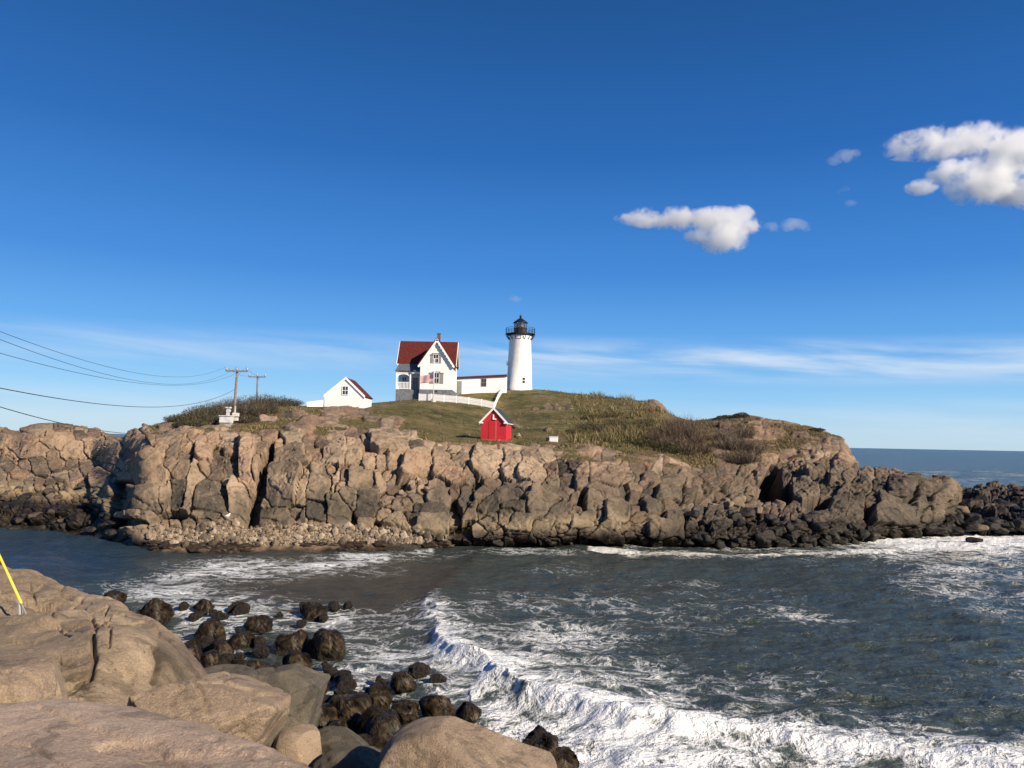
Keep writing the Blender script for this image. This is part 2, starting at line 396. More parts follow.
# ------------------------------------------------------------------ island terrain
def A(px, py): return (py, float(water(px, py)[1]))
_isl = [  # px, waterline py, then (py, Y): foot, mid cliff, cliff top, slope, upper slope, skyline
 (-160, 520, (505, 72), (484, 77), (468, 82), (462, 85), (440, 87), (428, 92)),
 (0,    528, (515, 66), (487, 72), (470, 78), (464, 80), (440, 82), (428, 86)),
 (14,   529, (516, 66), (487, 72), (470, 78), (464, 80), (442, 82), (431, 86)),
 (34,   530, (517, 65), (487, 71), (470, 78), (464, 79), (438, 81), (425.5, 86)),
 (60,   532, (518, 64), (487, 70), (470, 77), (464, 79), (438, 81), (425, 86)),
 (97,   538, (522, 62), (490, 67), (470, 75), (463, 79), (441, 82), (428, 86)),
 (107,  540, (523, 60), (492, 63.5), (471, 69), (462, 74), (446, 79), (435, 85)),
 (128,  545, (526, 57.2), (500, 59.6), (478, 62.8), (462, 67), (448, 73), (436, 81)),
 (136,  547, (525, 56.5), (495, 59), (460, 62.5), (445, 67), (438, 72), (433, 79)),
 (146,  550, (524, 56), (490, 58.5), (440, 62), (434, 66), (430, 72), (427, 78)),
 (170,  552, (522, 56.5), (480, 59), (440, 63), (430, 68), (424, 76), (421, 84)),
 (220,  553, (522, 57), (480, 60), (436, 65), (424, 72), (418, 80), (412, 90)),
 (260,  553, (524, 57.5), (482, 60), (438, 66), (424, 73), (412, 84), (405, 96)),
 (300,  552, (527, 57.5), (485, 60), (440, 66), (424, 74), (412, 86), (406, 100)),
 (340,  550, (530, 57.5), (488, 60), (442, 66.5), (426, 75), (412, 88), (406, 104)),
 (380,  550, (534, 57.5), (490, 60), (440, 67), (428, 76), (413, 95), (402.5, 118)),
 (420,  548, (538, 57.5), (492, 61), (442, 68), (431, 78), (413, 98), (399, 128)),
 (460,  546, (540, 58), (494, 61), (446, 69), (437, 80), (413.5, 108), (394, 134)),
 (500,  547, (541, 58), (496, 61), (450, 70), (437, 84), (411.5, 117), (389, 137)),
 (540,  546, (540, 58.5), (496, 61.5), (452, 70), (437, 84), (411, 112), (389.5, 137)),
 (580,  545, (538, 59.5), (498, 62), (455, 69), (442, 80), (415, 108), (394, 134)),
 (620,  545, (538, 60), (500, 62.5), (462, 69), (445, 78), (420, 100), (399, 126)),
 (658,  546, (538, 60.5), (504, 63.5), (466, 70), (448, 78), (425, 98), (402, 118)),
 (668,  546, (538, 60.6), (504, 64), (468, 70), (449, 78), (428, 96), (414, 112)),
 (690,  546, (538, 61), (505, 65), (472, 71), (452, 78), (432, 92), (421, 106)),
 (715,  547, (539, 61), (508, 65.5), (476, 72), (454, 79), (432, 92), (420, 104)),
 (740,  548, (540, 61), (510, 66), (480, 73), (455, 80), (430, 92), (416, 102)),
 (780,  547, (538, 62), (512, 67), (485, 74), (460, 80), (435, 90), (422, 99)),
 (820,  545, (536, 63.5), (510, 67.5), (485, 73), (462, 79), (442, 87), (431, 95)),
 (843,  543, (535, 65), (510, 68.5), (486, 73), (468, 78), (452, 84), (442, 90)),
 (853,  542, (534, 65.5), (510, 69), (488, 73), (476, 76.5), (470, 80), (467, 84)),
 (900,  538, (530, 68), (508, 70), (482, 73), (478, 76), (475, 79), (473, 82)),
 (942,  535, (528, 70), (510, 71.5), (492, 74), (490, 76), (489, 78), (488.5, 80)),
 (953,  535, (528, 71), (519, 75), (511, 80), (503, 86), (494, 93), (489, 100)),
 (1000, 534, (526, 73), (517, 77), (508, 84), (500, 90), (491, 98), (486.5, 106)),
 (1060, 533, (525, 73), (516, 78), (507, 84), (499, 90), (492, 98), (490, 106)),
 (1180, 532, (526, 73), (519, 78), (512, 84), (505, 90), (500, 98), (499, 106)),
]
cols = []
for c in _isl:
    px = c[0]; wl = A(px, c[1]); kn = [None, wl, *c[2:]]
    Yk0 = wl[1] - 4.0; h = float(horizon(px))
    kn[0] = (h + (CAM_Z + 1.4) * F / Yk0, Yk0)
    fy, fY = c[7]; zf = CAM_Z - (fy - h) * fY / F
    zg = zf - (0.4 if zf > CAM_Z + 0.6 else 2.2); Yg = fY + (14 if zf > CAM_Z + .6 else 6)
    kn.append((h + (CAM_Z - zg) * F / Yg, Yg))
    Yh = Yg + 26; kn.append((h + (CAM_Z + 2.5) * F / Yh, Yh))
    cols.append((px, kn))
U = np.arange(-150, 1170.1, 0.85)
SEG = [8, 34, 80, 92, 46, 46, 30, 8, 10]
G, kv = loft(cols, U, SEG)
nu, nv = G.shape[:2]
KV = np.broadcast_to(kv[None], (nu, nv)); UU = np.broadcast_to(U[:, None], (nu, nv))
BASE = G.copy()
PX, PY = proj(G)

# hand-placed joint blocks of the cliff: px, py, half width, half height, lean (deg), relief (m), tone, tint
_bl = [
 (147,473,17,18,-12,.35,.55,.25),(146,498,18,14,0,.45,.42,0),(163,498,7,14,4,.25,.5,0),(171,460,7,6,0,.3,.45,.1),(181,471,6,8,15,.1,.4,.2),
 (178,495,8,14,5,.2,.22,0),(193,486,7,27,13,.35,.68,.1),(205,452,9,9,10,.35,.62,.3),(210,497,17,16,0,.3,.25,0),(231,467,8,12,0,-.3,.3,.1),
 (238,498,9,18,0,.3,.66,.1),(246,467,8,24,3,.6,.78,.45),(217,456,7,12,0,-.5,.2,.1),(183,455,9,8,0,-.4,.35,.1),(166,436,15,8,-8,.2,.5,.1),
 (150,434,8,9,10,.3,.5,.2),(141,442,8,10,10,.2,.55,.3),(144,515,10,5,0,.3,.72,.1),(174,517,12,4,0,-1.2,.2,0),(205,515,15,5,0,.2,.5,0),
 (232,518,10,6,0,.3,.6,0),(255,508,5,14,12,-1.8,.2,0),(272,450,3.5,13,14,-1.6,.2,0),(260,481,4,17,12,-1.8,.2,0),(253,522,5,8,0,-1.6,.2,0),
 (262,450,6,6,0,.3,.45,.2),(258,440,6,5,0,.2,.5,.1),(255,468,4,10,5,.4,.55,.2),(294,442,10,6,-10,.5,.55,0),(290,457,18,8,0,.5,.5,.1),
 (284,488,17,21,10,.75,.45,0),(301,492,7,19,10,.45,.74,.1),(275,518,17,10,0,.35,.42,.1),(303,516,5,10,5,.4,.66,.1),(319,485,11,18,15,.4,.45,0),
 (317,511,12,10,8,.2,.2,0),(335,457,12,11,0,.65,.6,.1),(336,482,3.5,16,10,.45,.74,.1),(338,511,12,15,8,.2,.42,0),(346,477,5,10,5,.1,.4,.1),
 (355,457,9,13,18,.6,.6,.1),(368,447,6,5,20,.4,.6,.1),(371,465,8,6,0,.4,.55,.2),(360,482,13,12,0,.35,.42,.1),(350,499,10,10,10,.3,.45,0),
 (367,504,13,14,0,.35,.26,0),(365,527,9,9,0,.35,.6,.1),(353,525,4,9,12,-1.2,.2,0),(389,444,21,13,5,1.0,.62,.1),(395,464,8,9,5,.5,.6,.25),
 (380,464,6,8,0,.4,.55,.1),(381,486,4,12,0,.3,.7,.1),(392,486,5,12,0,.1,.4,.1),(414,467,18,10,-8,1.2,.62,.4),(446,476,15,8,18,1.1,.6,.45),
 (446,465,13,5,22,.7,.62,.2),(417,438,8,5,10,.4,.68,0),(427,445,6,6,-30,.4,.6,.1),(421,452,10,4,8,.4,.66,0),(441,445,8,6,0,.2,.45,.1),
 (441,457,9,4,10,.3,.6,.1),(461,460,9,6,-20,.4,.55,.1),(453,450,6,5,30,.3,.6,.1),(400,484,6,8,15,-.8,.25,0),(411,486,4,7,0,.2,.55,0),
 (420,481,4,4,0,.4,.7,0),(423,488,5,6,0,.2,.65,.3),(438,487,12,7,15,.5,.45,.2),(400,496,5,4,0,.3,.55,.1),(417,498,8,5,0,.3,.42,0),
 (438,500,12,6,32,.8,.62,.1),(400,504,13,6,5,.5,.5,.1),(429,510,17,6,8,.6,.25,0),(395,528,14,11,0,.8,.55,0),(433,527,17,12,-5,.9,.62,.1),
 (378,526,4.5,13,8,-1.7,.15,0),(456,510,6,10,20,-.9,.2,0),(465,498,7,13,10,.1,.3,0),(461,531,13,9,0,-1.9,.12,0),(477,484,4,7,10,-.9,.2,0),
 (488,464,17,12,15,.6,.7,.1),(510,467,11,12,30,.6,.72,.05),(530,472,16,12,32,.7,.76,.1),(564,466,8,8,0,-.5,.12,0),(568,479,8,8,10,-.3,.25,.1),
 (582,474,8,13,0,.4,.66,.4),(603,476,17,13,12,.65,.7,.42),(559,493,18,6,20,.4,.45,.1),(515,486,18,4,18,.3,.62,.1),(510,494,11,7,10,.3,.5,0),
 (517,503,13,5,12,.3,.35,0),(541,503,16,11,18,.7,.52,0),(557,514,14,10,12,.5,.45,0),(519,523,14,9,12,.6,.5,0),(505,516,8,8,0,0,.2,0),
 (542,529,10,9,5,.3,.3,0),(580,501,5,8,5,-1.3,.15,0),(593,501,7,7,0,.5,.68,.1),(602,491,15,5,22,.4,.55,.2),(618,513,11,13,10,.5,.5,0),
 (585,521,15,8,5,.4,.42,0),(602,532,18,7,0,.7,.4,.1),(522,538,14,6,0,.3,.2,.1),(490,500,9,8,10,-.3,.25,0),(492,514,9,6,10,-.2,.2,0),(490,525,10,6,8,-.1,.2,0),(625,494,5,8,-30,-.6,.2,0),
 (634,488,9,5,28,.3,.6,.3),(649,478,9,7,0,.5,.6,.4),(673,480,11,7,8,.55,.55,.25),(669,494,13,9,5,.5,.42,0),(651,490,7,6,20,-.4,.2,0),
 (653,508,12,8,10,.4,.35,0),(673,517,12,6,8,.4,.22,0),(700,496,6,7,0,.3,.45,.1),(689,496,5,8,0,.2,.42,.1),(714,517,10,9,-10,.5,.35,.1),
 (698,515,7,7,0,.2,.25,0),(665,529,16,9,0,.6,.34,.25),(722,529,13,10,0,.7,.22,.1),(684,500,2,17,0,-.9,.2,0),(706,478,7,6,0,.2,.45,.5),(722,486,7,6,0,.2,.5,.5),(738,482,6,6,0,.2,.5,.5),(750,497,7,6,0,.2,.5,.3),
 (772,487,11,17,5,-3.6,.15,0),(786,495,7,12,10,-3.2,.15,0),(804,492,14,9,5,.9,.6,.05),(816,476,14,6,5,.6,.5,.1),(833,481,7,6,-10,.6,.6,.1),(819,505,12,7,-12,-2.6,.12,0),
 (838,506,8,13,15,.5,.42,.1),(855,511,9,9,0,.4,.35,.1),(861,489,10,8,10,.4,.5,.1),(869,475,9,5,0,.4,.55,.15),(848,477,8,6,0,.4,.55,.15),
 (818,520,10,6,0,.6,.4,0),(868,516,4,10,0,-1.6,.12,0),(897,515,23,12,3,.8,.36,.05),(890,501,14,5,10,.5,.4,0),(900,486,14,9,5,.5,.36,.1),(880,487,7,8,0,.1,.25,0),
 (929,486,10,8,0,.6,.42,.1),(920,507,6,12,0,.4,.42,0),(941,503,7,18,0,.8,.66,.05),(912,498,5,9,20,-.7,.2,0),
 (22,448,16,10,10,.2,.6,.4),(38,453,13,8,0,.7,.62,.4),(14,455,7,9,0,.2,.6,.4),(58,443,12,9,20,.4,.62,.3),(75,452,14,9,-10,.4,.66,.2),(95,448,14,9,0,.4,.62,.3),(110,455,12,8,10,.4,.62,.4),
 (100,478,9,9,0,.5,.5,.2),(92,496,9,8,-20,.5,.5,0),(108,490,8,5,-20,.5,.55,0),(100,508,8,8,30,.4,.35,0),(80,487,6,7,0,-.6,.2,0),(76,505,6,7,0,-.7,.2,0),(122,487,8,8,0,-1.3,.12,0),(118,505,6,8,0,-1.2,.12,0),(128,523,14,5,0,-1.0,.12,0),
]
rng = np.random.RandomState(7)
bl = [list(b) for b in _bl]
def cover(px, py):
    return min((((px - b[0]) / b[2]) ** 2 + ((py - b[1]) / b[3]) ** 2) for b in bl)
for gx in np.arange(-150, 1165, 10.5):
    for gy in np.arange(428, 556, 9.0):
        x = gx + rng.uniform(-4, 4); y = gy + rng.uniform(-3.5, 3.5)
        if cover(x, y) > 1.5:
            bl.append([x, y, rng.uniform(5, 10), rng.uniform(4.5, 8), rng.uniform(-20, 25), rng.uniform(-.12, .30), rng.uniform(.22, .72), rng.uniform(0, .5)])
BL = np.array(bl)
sel = (KV > 0.6) & (KV < 7.4)
wp = G[sel]
qx = PX[sel] + 1.3 * fbm(wp * .6, 3, 3) + .25*fbm(wp*4, 2, 4); qy = PY[sel] + 1.3 * fbm(wp * .6, 3, 9) + .25*fbm(wp*4, 2, 5)
f1 = np.full(qx.shape, 99.0); f2 = f1.copy(); bid = np.zeros(qx.shape, int)
for i, b in enumerate(BL):
    near = (np.abs(qx - b[0]) < b[2] * 4 + 12) & (np.abs(qy - b[1]) < b[3] * 4 + 12)
    a = math.radians(b[4]); ca, sa = math.cos(a), math.sin(a)
    dx, dy = qx[near] - b[0], qy[near] - b[1]
    # lean: top towards the right
    lx = (dx * ca + dy * sa) / b[2]; ly = (-dx * sa + dy * ca) / b[3]
    d = (np.abs(lx) ** 7 + np.abs(ly) ** 7) ** (1 / 7)
    d = (d - 1) * min(b[2], b[3]) / 7.0 + 1
    o1, o2, oid = f1[near], f2[near], bid[near]
    nr = d < o1
    f2[near] = np.where(nr, o1, np.minimum(o2, d)); f1[near] = np.where(nr, d, o1); bid[near] = np.where(nr, i, oid)
edge = np.clip(f2 - f1, 0, 3)
rel = np.where(BL[bid, 5] > -.7, BL[bid, 5] * .78, BL[bid, 5]); trng = np.random.RandomState(3)
tx_, ty_ = trng.uniform(-.022, .022, len(BL))[bid], trng.uniform(-.028, .012, len(BL))[bid]
tilt = tx_ * (qx - BL[bid, 0]) + ty_ * (qy - BL[bid, 1])
crk = np.random.RandomState(5).uniform(.2, .95, len(BL))[bid]
bulge = rel + tilt * 1.5 - crk * np.exp(-(edge / 0.07) ** 1.5) - 0.05 * np.exp(-edge / 0.18)
# second, finer jointing
c1, c2, cid = cells(wp * np.array([0.75, 0.75, 1.0]) + 0.25 * fbm(wp * 1.1, 3, 21)[..., None], 11)
bulge += (cid - 0.5) * 0.24 - 0.15 * np.exp(-((c2 - c1) / 0.05) ** 1.5) * sstep(-.15, .2, fbm(wp * .4, 3, 41))
c1b, c2b, cidb = cells(wp * 2.1 + 0.3 * fbm(wp * 2.3, 2, 31)[..., None], 17)
fine = np.maximum(sstep(-.1, .3, fbm(wp * 0.35, 3, 40)), 1.3 * sstep(690, 705, qx) * sstep(860, 830, qx) + .8 * sstep(830, 860, qx))
bulge += fine * ((cidb - 0.5) * 0.18 - 0.08 * np.exp(-(c2b - c1b) / 0.06))
# flat facets inside each block
fc1, fc2, fid = cells(wp * 1.05 + 5.0 + .15 * fbm(wp * 1.3, 2, 47)[..., None], 46); ff = np.random.RandomState(9).uniform(-.5, .5, 64)
bulge += (fid - .5) * .06 + .20 * (fid - .5) * (fc1 - .5) + 0.025 * fbm(wp * 3.0, 3, 45)
DISP = np.zeros((nu, nv)); TONE = np.full((nu, nv), 0.5); TINT = np.zeros((nu, nv))
DISP[sel] = bulge; TONE[sel] = BL[bid, 6] + (cid - .5) * 0.14; TINT[sel] = BL[bid, 7]

# grass, dry scrub and bare outcrops
nzg = fbm(G * 0.22, 5, 50); nzf = fbm(G * 0.8, 4, 60)
brow = np.interp(PX, [0, 138, 150, 200, 260, 320, 372, 400, 430, 470, 500, 540, 600, 640, 680, 720, 760, 800, 850, 900], 
                     [300, 300, 428, 430, 432, 434, 428, 432, 440, 446, 448, 450, 452, 458, 461, 463, 456, 450, 438, 300])
grass = sstep(5, -5, PY - brow + 14 * nzg + 6 * nzf)
grass = np.where(KV > 3.2, grass, 0); grass = np.where(KV > 7.2, 1.0 * ((UU > 138) & (UU < 850)), grass)
_out = [(345,413,26,7),(318,424,20,5),(300,432,16,4),(383,433,16,5),(392,424,13,4),(372,420,10,4),(352,436,18,6),(330,441,14,4),(296,414,14,4),(268,420,10,3),(408,437,8,4),
        (558,407,5,3.4),(548,406,4,3),(569,407,4,3.6),(536,409,4,2),(517,427,5,2),(518,437,3,1.3),(530,447,10,2),(508,448,14,2.5),(548,431,4,1.5),
        (760,431,9,3),(748,440,8,3),(775,437,10,2.6),(800,436,9,3),(832,441,11,4),(840,452,9,6),(822,452,11,4),(740,428,6,2),(725,427,6,2.4),(760,446,9,3),(790,450,10,3),(770,465,10,5),(812,463,12,4),(655,404,7,4),(662,408,4,5),
        (190,430,14,4),(170,428,12,4),(220,428,9,3),(240,434,7,3),(845,460,7,7),(806,445,5,2)]
outm = np.zeros((nu, nv))
for ox, oy, ow, oh in _out:
    dd = ((PX - ox + 2.5 * nzf) / ow) ** 2 + ((PY - oy + 2 * nzf) / oh) ** 2
    outm = np.maximum(outm, sstep(1.25, 0.75, dd))
grass = grass * (1 - outm)
scr = sstep(0.04, 0.26, fbm(G * 0.42, 4, 70)) * sstep(690, 720, PX)    # scattered stones on the right hand knob
grass *= 1 - 0.8 * scr
dry = np.clip(sstep(560, 700, PX) * 0.8 + sstep(330, 250, PX) * 0.55 + sstep(-.05, .35, nzg) * .4, 0, 1)
soft = fbm(G * 0.16, 4, 80) * 0.75 + fbm(G * 0.9, 3, 81) * 0.08
gl = np.clip(grass, 0, 1)
nb = sstep(-4, 20, PY - brow); tot = DISP * (1 - gl) * np.where((PX > 140) & (PX < 850), .18 + .82 * nb, np.where(PX < 130, .62, 1.0)) * (1 - .7 * outm) * sstep(7.4, 7.0, KV) + soft * sstep(1.0, 3.0, KV) * sstep(7.0, 6.2, KV) * (0.35 + 0.65 * (1 - gl))
tot += outm * (0.16 + 0.35 * fbm(G * 0.6, 4, 90)) * (KV > 3)
tot += scr * 0.25 * (KV > 3.5)
# knobbly low reef on the far right and the black shelf on the left
beach = sstep(128, 165, PX) * sstep(470, 430, PX) * sstep(522, 529, PY + 3 * nzf - 8 * sstep(360, 440, PX))
tot = tot * (1 - beach) + beach * (.10 * fbm(G * 2.2, 3, 96) + .12 * nzf)
reef = sstep(948, 962, PX) * sstep(0.8, 1.6, KV) * sstep(9, 7.5, KV)
r1, r2, rid = cells(G * np.array([.33, .28, .45]), 91)
tot += reef * ((rid - .62) * 1.3 - 0.6 * np.exp(-(r2 - r1) / .12))
shelf = sstep(120, 95, PX) * sstep(1.0, 1.5, KV) * sstep(3.2, 2.8, KV)
r1, r2, rid2 = cells(G * np.array([.6, .5, .8]), 93)
tot += shelf * ((rid2 - .5) * 0.9 - 0.4 * np.exp(-(r2 - r1) / .12))
N = grid_normals(G)
N[..., 2] *= np.where(gl > .5, 1, 0.55); N /= np.linalg.norm(N, axis=-1, keepdims=True)
lim = sstep(0.4, 1.2, KV)
G = G + N * (tot * lim)[..., None]
# cobble beach at the foot of the left cliff
TONE = np.where(beach > .5, 0.5 + .35 * fbm(G * 3, 2, 95), TONE)
zz = G[..., 2] + 0.35 * nzf + .25 * nzg
weed_top = np.interp(PX, [-150, 100, 130, 170, 380, 440, 470, 620, 690, 760, 860, 900, 945, 1165], [2.3, 2.0, .7, .22, .30, .7, 1.1, 1.0, 1.5, 2.0, 1.7, 1.3, 1.6, 3.0])
weed = sstep(0.5, -0.3, zz - weed_top) * (1 - .0 * beach)
weed = np.maximum(weed, sstep(948, 958, PX) * sstep(4.2, 2.2, zz + .8 * nzf) * .93)
TONE = np.where(PX > 690, TONE * np.interp(PX, [690, 720, 950], [1, .80, .85]), TONE)
zone_top = np.interp(PX, [-150, 100, 140, 300, 420, 480, 620, 700, 780, 860, 950, 1165], [3.4, 3.2, 3.0, 3.4, 3.8, 5.2, 5.2, 5.8, 6.2, 5.8, 5.2, 3.4])
zone = sstep(0.9, -0.5, zz - zone_top + .5 * nzg) * (1 - beach) * np.interp(PX, [420, 500], [.70, .82])
barn = np.exp(-((zz - (weed_top + .75)) / .5) ** 2) * sstep(700, 560, PX) * .75
zone = zone * (1 - .5 * barn)
M_attr = dict(tone=TONE, tint=TINT, grass=gl, dry=dry, weed=np.clip(weed, 0, 1), zone=np.clip(zone, 0, 1), barnacle=np.clip(barn, 0, 1))
terr = link("island_terrain", grid_mesh("island_terrain", G, M_attr), M_TERR)
tag(terr, kind='structure')

def ground(px, Y):
    c = int(np.clip(round((px - U[0]) / 0.85), 0, nu - 1)); pr = G[c, 60:]
    o = np.argsort(pr[:, 1]); return float(np.interp(Y, pr[o, 1], pr[o, 2]))
def gpt(px, Y):
    x = float(P(px, float(horizon(px)), Y)[0]); return Vector((x, Y, ground(px, Y)))

# ------------------------------------------------------------------ sea
dd = np.concatenate([np.geomspace(0.3, 18, 80)[:-1], np.arange(18, 430, 0.85)])
uu = np.concatenate([np.linspace(-900, -62, 60), np.arange(-60, 1085, 1.0), np.linspace(1088, 1900, 60)])
UW, DW = np.meshgrid(uu, dd, indexing='ij')
X = (UW - CX) / F; X = X / 1.0
Yw = CAM_Z * F / DW
SEA = np.stack([X * Yw, Yw, np.zeros_like(Yw)], -1)
px_s, py_s = proj(SEA)
def pl_dist(pts, q):
    """distance to a polyline, parameter along it (0-1) and side (left > 0)"""
    best = np.full(q.shape[:-1], 1e9); par = np.zeros_like(best); side = np.zeros_like(best)
    n = len(pts) - 1
    for i in range(n):
        a, b = pts[i], pts[i + 1]; v = b - a; t = np.clip(((q - a) @ v) / (v @ v), 0, 1)
        w = q - (a + t[..., None] * v); d = np.linalg.norm(w, axis=-1); nr = d < best
        best = np.where(nr, d, best); par = np.where(nr, (i + t) / n, par)
        side = np.where(nr, v[0] * (q - a)[..., 1] - v[1] * (q - a)[..., 0], side)
    return best, par, np.sign(side)
near = (py_s > 470) & (px_s > -100) & (px_s < 1130)
q = SEA[near][:, :2]; sx, sy = px_s[near], py_s[near]
# the breaking wave: front from the far cliff down towards the near rocks, then along the shore to the right
wf = np.array([water(a, b)[:2] for a, b in [(492,549),(470,562),(448,582),(434,603),(436,630),(452,660),(490,687),(560,712),(640,732),(740,748),(880,764),(1040,790),(1300,840)]])
wd, wp_, ws = pl_dist(wf, q + 0.9 * np.stack([fbm(np.c_[q * .45, q[:, 0] * 0], 4, 5), fbm(np.c_[q * .45, q[:, 0] * 0], 4, 6)], -1))
sd = wd * ws                                            # > 0: the raised water behind the front
hgt = np.interp(wp_, [0, .12, .3, .5, .75, 1], [.10, .26, .42, .55, .5, .4]) * (1 + .5 * fbm(np.c_[q * .35, q[:, 0] * 0], 3, 77))
wave = np.where(sd > 0, np.exp(-sd / 7.0), np.exp(sd / .7)) * hgt
P3 = np.c_[q, np.zeros(len(q))]
chop = 0.22 * fbm(P3 * np.array([.16, .34, 1]), 4, 101) + 0.24 * fbm(P3 * np.array([.55, 1.0, 1]), 4, 102)
calm = np.interp(sx, [0, 300, 480, 560], [.5, .45, .6, 1.0])
foam = 0.15 + 0.30 * sstep(-.20, .4, fbm(P3 * np.array([.09, .16, 1]), 4, 119)) * sstep(440, 520, sx)
def blob(cx, cy, rx, ry, s):
    global foam
    foam = np.maximum(foam, s * np.exp(-(((sx - cx) / rx) ** 2 + ((sy - cy) / ry) ** 2)))
def stroke(pts, w, s):
    global foam
    d, _, _ = pl_dist(np.array(pts, float), np.stack([sx, sy * 1.0], -1))
    foam = np.maximum(foam, s * np.exp(-(d / w) ** 2))
for a in [(260,572,150,15,.70),(380,556,110,6,.6),(170,592,85,18,.64),(240,610,140,28,.66),(200,650,70,40,.66),(330,620,90,22,.5),(380,660,70,30,.58),(330,680,60,25,.6),(460,690,50,20,.6),(420,605,40,25,.42),(350,640,60,20,.5),(400,630,40,20,.5),
          (560,570,60,14,.34),(620,600,90,20,.34),(560,640,100,38,.47),(480,610,26,30,.42),(640,680,120,30,.52),(780,700,140,32,.44),(960,580,100,28,.52),(900,560,60,14,.40),(1000,610,60,20,.38),(760,590,60,10,.28),(700,625,110,20,.36),(860,640,90,18,.24),(940,690,120,22,.20),
          (945,545,105,16,.92),(990,542,90,14,.98),(905,548,50,9,.8),(890,540,30,8,.9),(1000,555,60,14,.62),(760,546,90,5,.55),(650,547,60,3,.42),(820,556,50,6,.55),(500,551,60,4,.42)]: blob(*a)
stroke([(590,549),(630,553),(690,556),(760,556),(800,553)], 4.0, .92)
stroke([(800,553),(870,550),(930,553),(1000,562)], 5.0, .62)
stroke([(160,578),(260,571),(360,562),(430,552)], 6, .66)
stroke([(870,538),(900,534),(960,536),(1040,540)], 7, .95)
# the roller itself: white water down the face and spreading in front of it
brk = np.interp(wp_, [0, .17, .24, .34, .42, 1], [0.05, .25, .50, .78, 1.0, 1.0])
wid = np.interp(wp_, [0, .2, .34, .5, .7, 1], [.3, .6, 1.6, 1.9, 2.1, 2.4])
foam = np.maximum(foam, brk * np.exp(-np.clip(sd, 0, 99) / (wid * 1.2)) * np.exp(np.clip(sd, -99, 0) / (wid * .55)) * 1.06)
foam = np.maximum(foam, brk * .62 * np.exp(-np.abs(sd) / 4.2))
foam = np.where((sd < 0) & (sy > 690) & (sx > 470), np.maximum(foam, .72), foam)
flat_dark = np.exp(-(((sx - 380) / 95) ** 2 + ((sy - 588) / 14) ** 2)); foam *= 1 - .85 * flat_dark
flat_dark2 = np.exp(-(((sx - 60) / 90) ** 2 + ((sy - 555) / 22) ** 2)); foam *= 1 - .95 * flat_dark2
foam *= 0.86 + 0.42 * fbm(P3 * .28, 3, 120)
foam = np.clip(foam, 0, 1.1)
lump = np.clip(foam - .55, 0, 1) * (0.62 * np.abs(fbm(P3 * .7, 3, 130)) + .12 * np.abs(fbm(P3 * 2.4, 2, 131)))
SZ = np.zeros(UW.shape); FO = np.zeros(UW.shape); SH = np.zeros(UW.shape); CR = np.zeros(UW.shape)
SZ[near] = wave + chop * calm + lump
farw = ~near
SZ[farw] = 0.0
FO[near] = foam
SH[near] = np.clip(np.exp(-(((sx - 350) / 190) ** 2 + ((sy - 590) / 34) ** 2)) * 1.1 * (sd < 0.5) + .15, 0, 1) * sstep(60, 240, sx)
CR[near] = np.exp(-(((sx - 700) / 130) ** 2 + ((sy - 554) / 9) ** 2)) + .8 * np.exp(-(((sx - 960) / 40) ** 2 + ((sy - 556) / 7) ** 2))
fo_far = (1 - near) * 1.0 * np.exp(-(((px_s - 938) / 16) ** 2 + ((py_s - 487.5) / 2.2) ** 2)) * .95
FO = np.maximum(FO, fo_far)
FO = np.maximum(FO, .13 * sstep(58, 66, Yw) * sstep(420, 200, Yw))
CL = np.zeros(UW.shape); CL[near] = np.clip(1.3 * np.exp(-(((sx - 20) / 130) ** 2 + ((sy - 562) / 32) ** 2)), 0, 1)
pool = np.exp(-(((px_s - 1000) / 12) ** 2 + ((py_s - 503) / 2.5) ** 2)); FO = np.maximum(FO, pool)
ad = np.exp(-DW / 40.0)
SZ += farw * 0.0
SEA[..., 2] = SZ
sea = link("sea", grid_mesh("sea", SEA, dict(foam=FO, shallow=SH, cream=CR, clear_sky_tint=CL)), M_SEA); tag(sea, kind='structure')
# ------------------------------------------------------------------ near shore: bedrock under the boulders
gx, gy = np.meshgrid(np.arange(-34, 16, 0.11), np.arange(1.5, 32, 0.11), indexing='ij')
sdist = ((gx - 2.0) * -9.6 + (gy - 17.7) * -13.0) / 16.16
sz = np.where(sdist > 0, 0.36 * sdist, 0.22 * sdist) - 0.35
sz = np.minimum(sz, 4.2 + 0.04 * sdist)
g3 = np.stack([gx, gy, sz], -1)
k1, k2, kid = cells(g3 * np.array([.9, .9, .9]) + .2 * fbm(g3, 2, 3)[..., None], 201)
sz = sz + (kid - .5) * .7 - .35 * np.exp(-(k2 - k1) / .1) + .25 * fbm(g3 * .5, 4, 202)
g3[..., 2] = np.clip(sz, -2.5, 4.6)
M_SHORE = make_granite("wet_shore_bedrock", (0.012, 0.010, 0.008), (0.024, 0.019, 0.013), (0.05, 0.04, 0.027), 0.3, 0.35)
tag(link("rocky_shore", grid_mesh("rocky_shore", g3), M_SHORE), kind='structure')

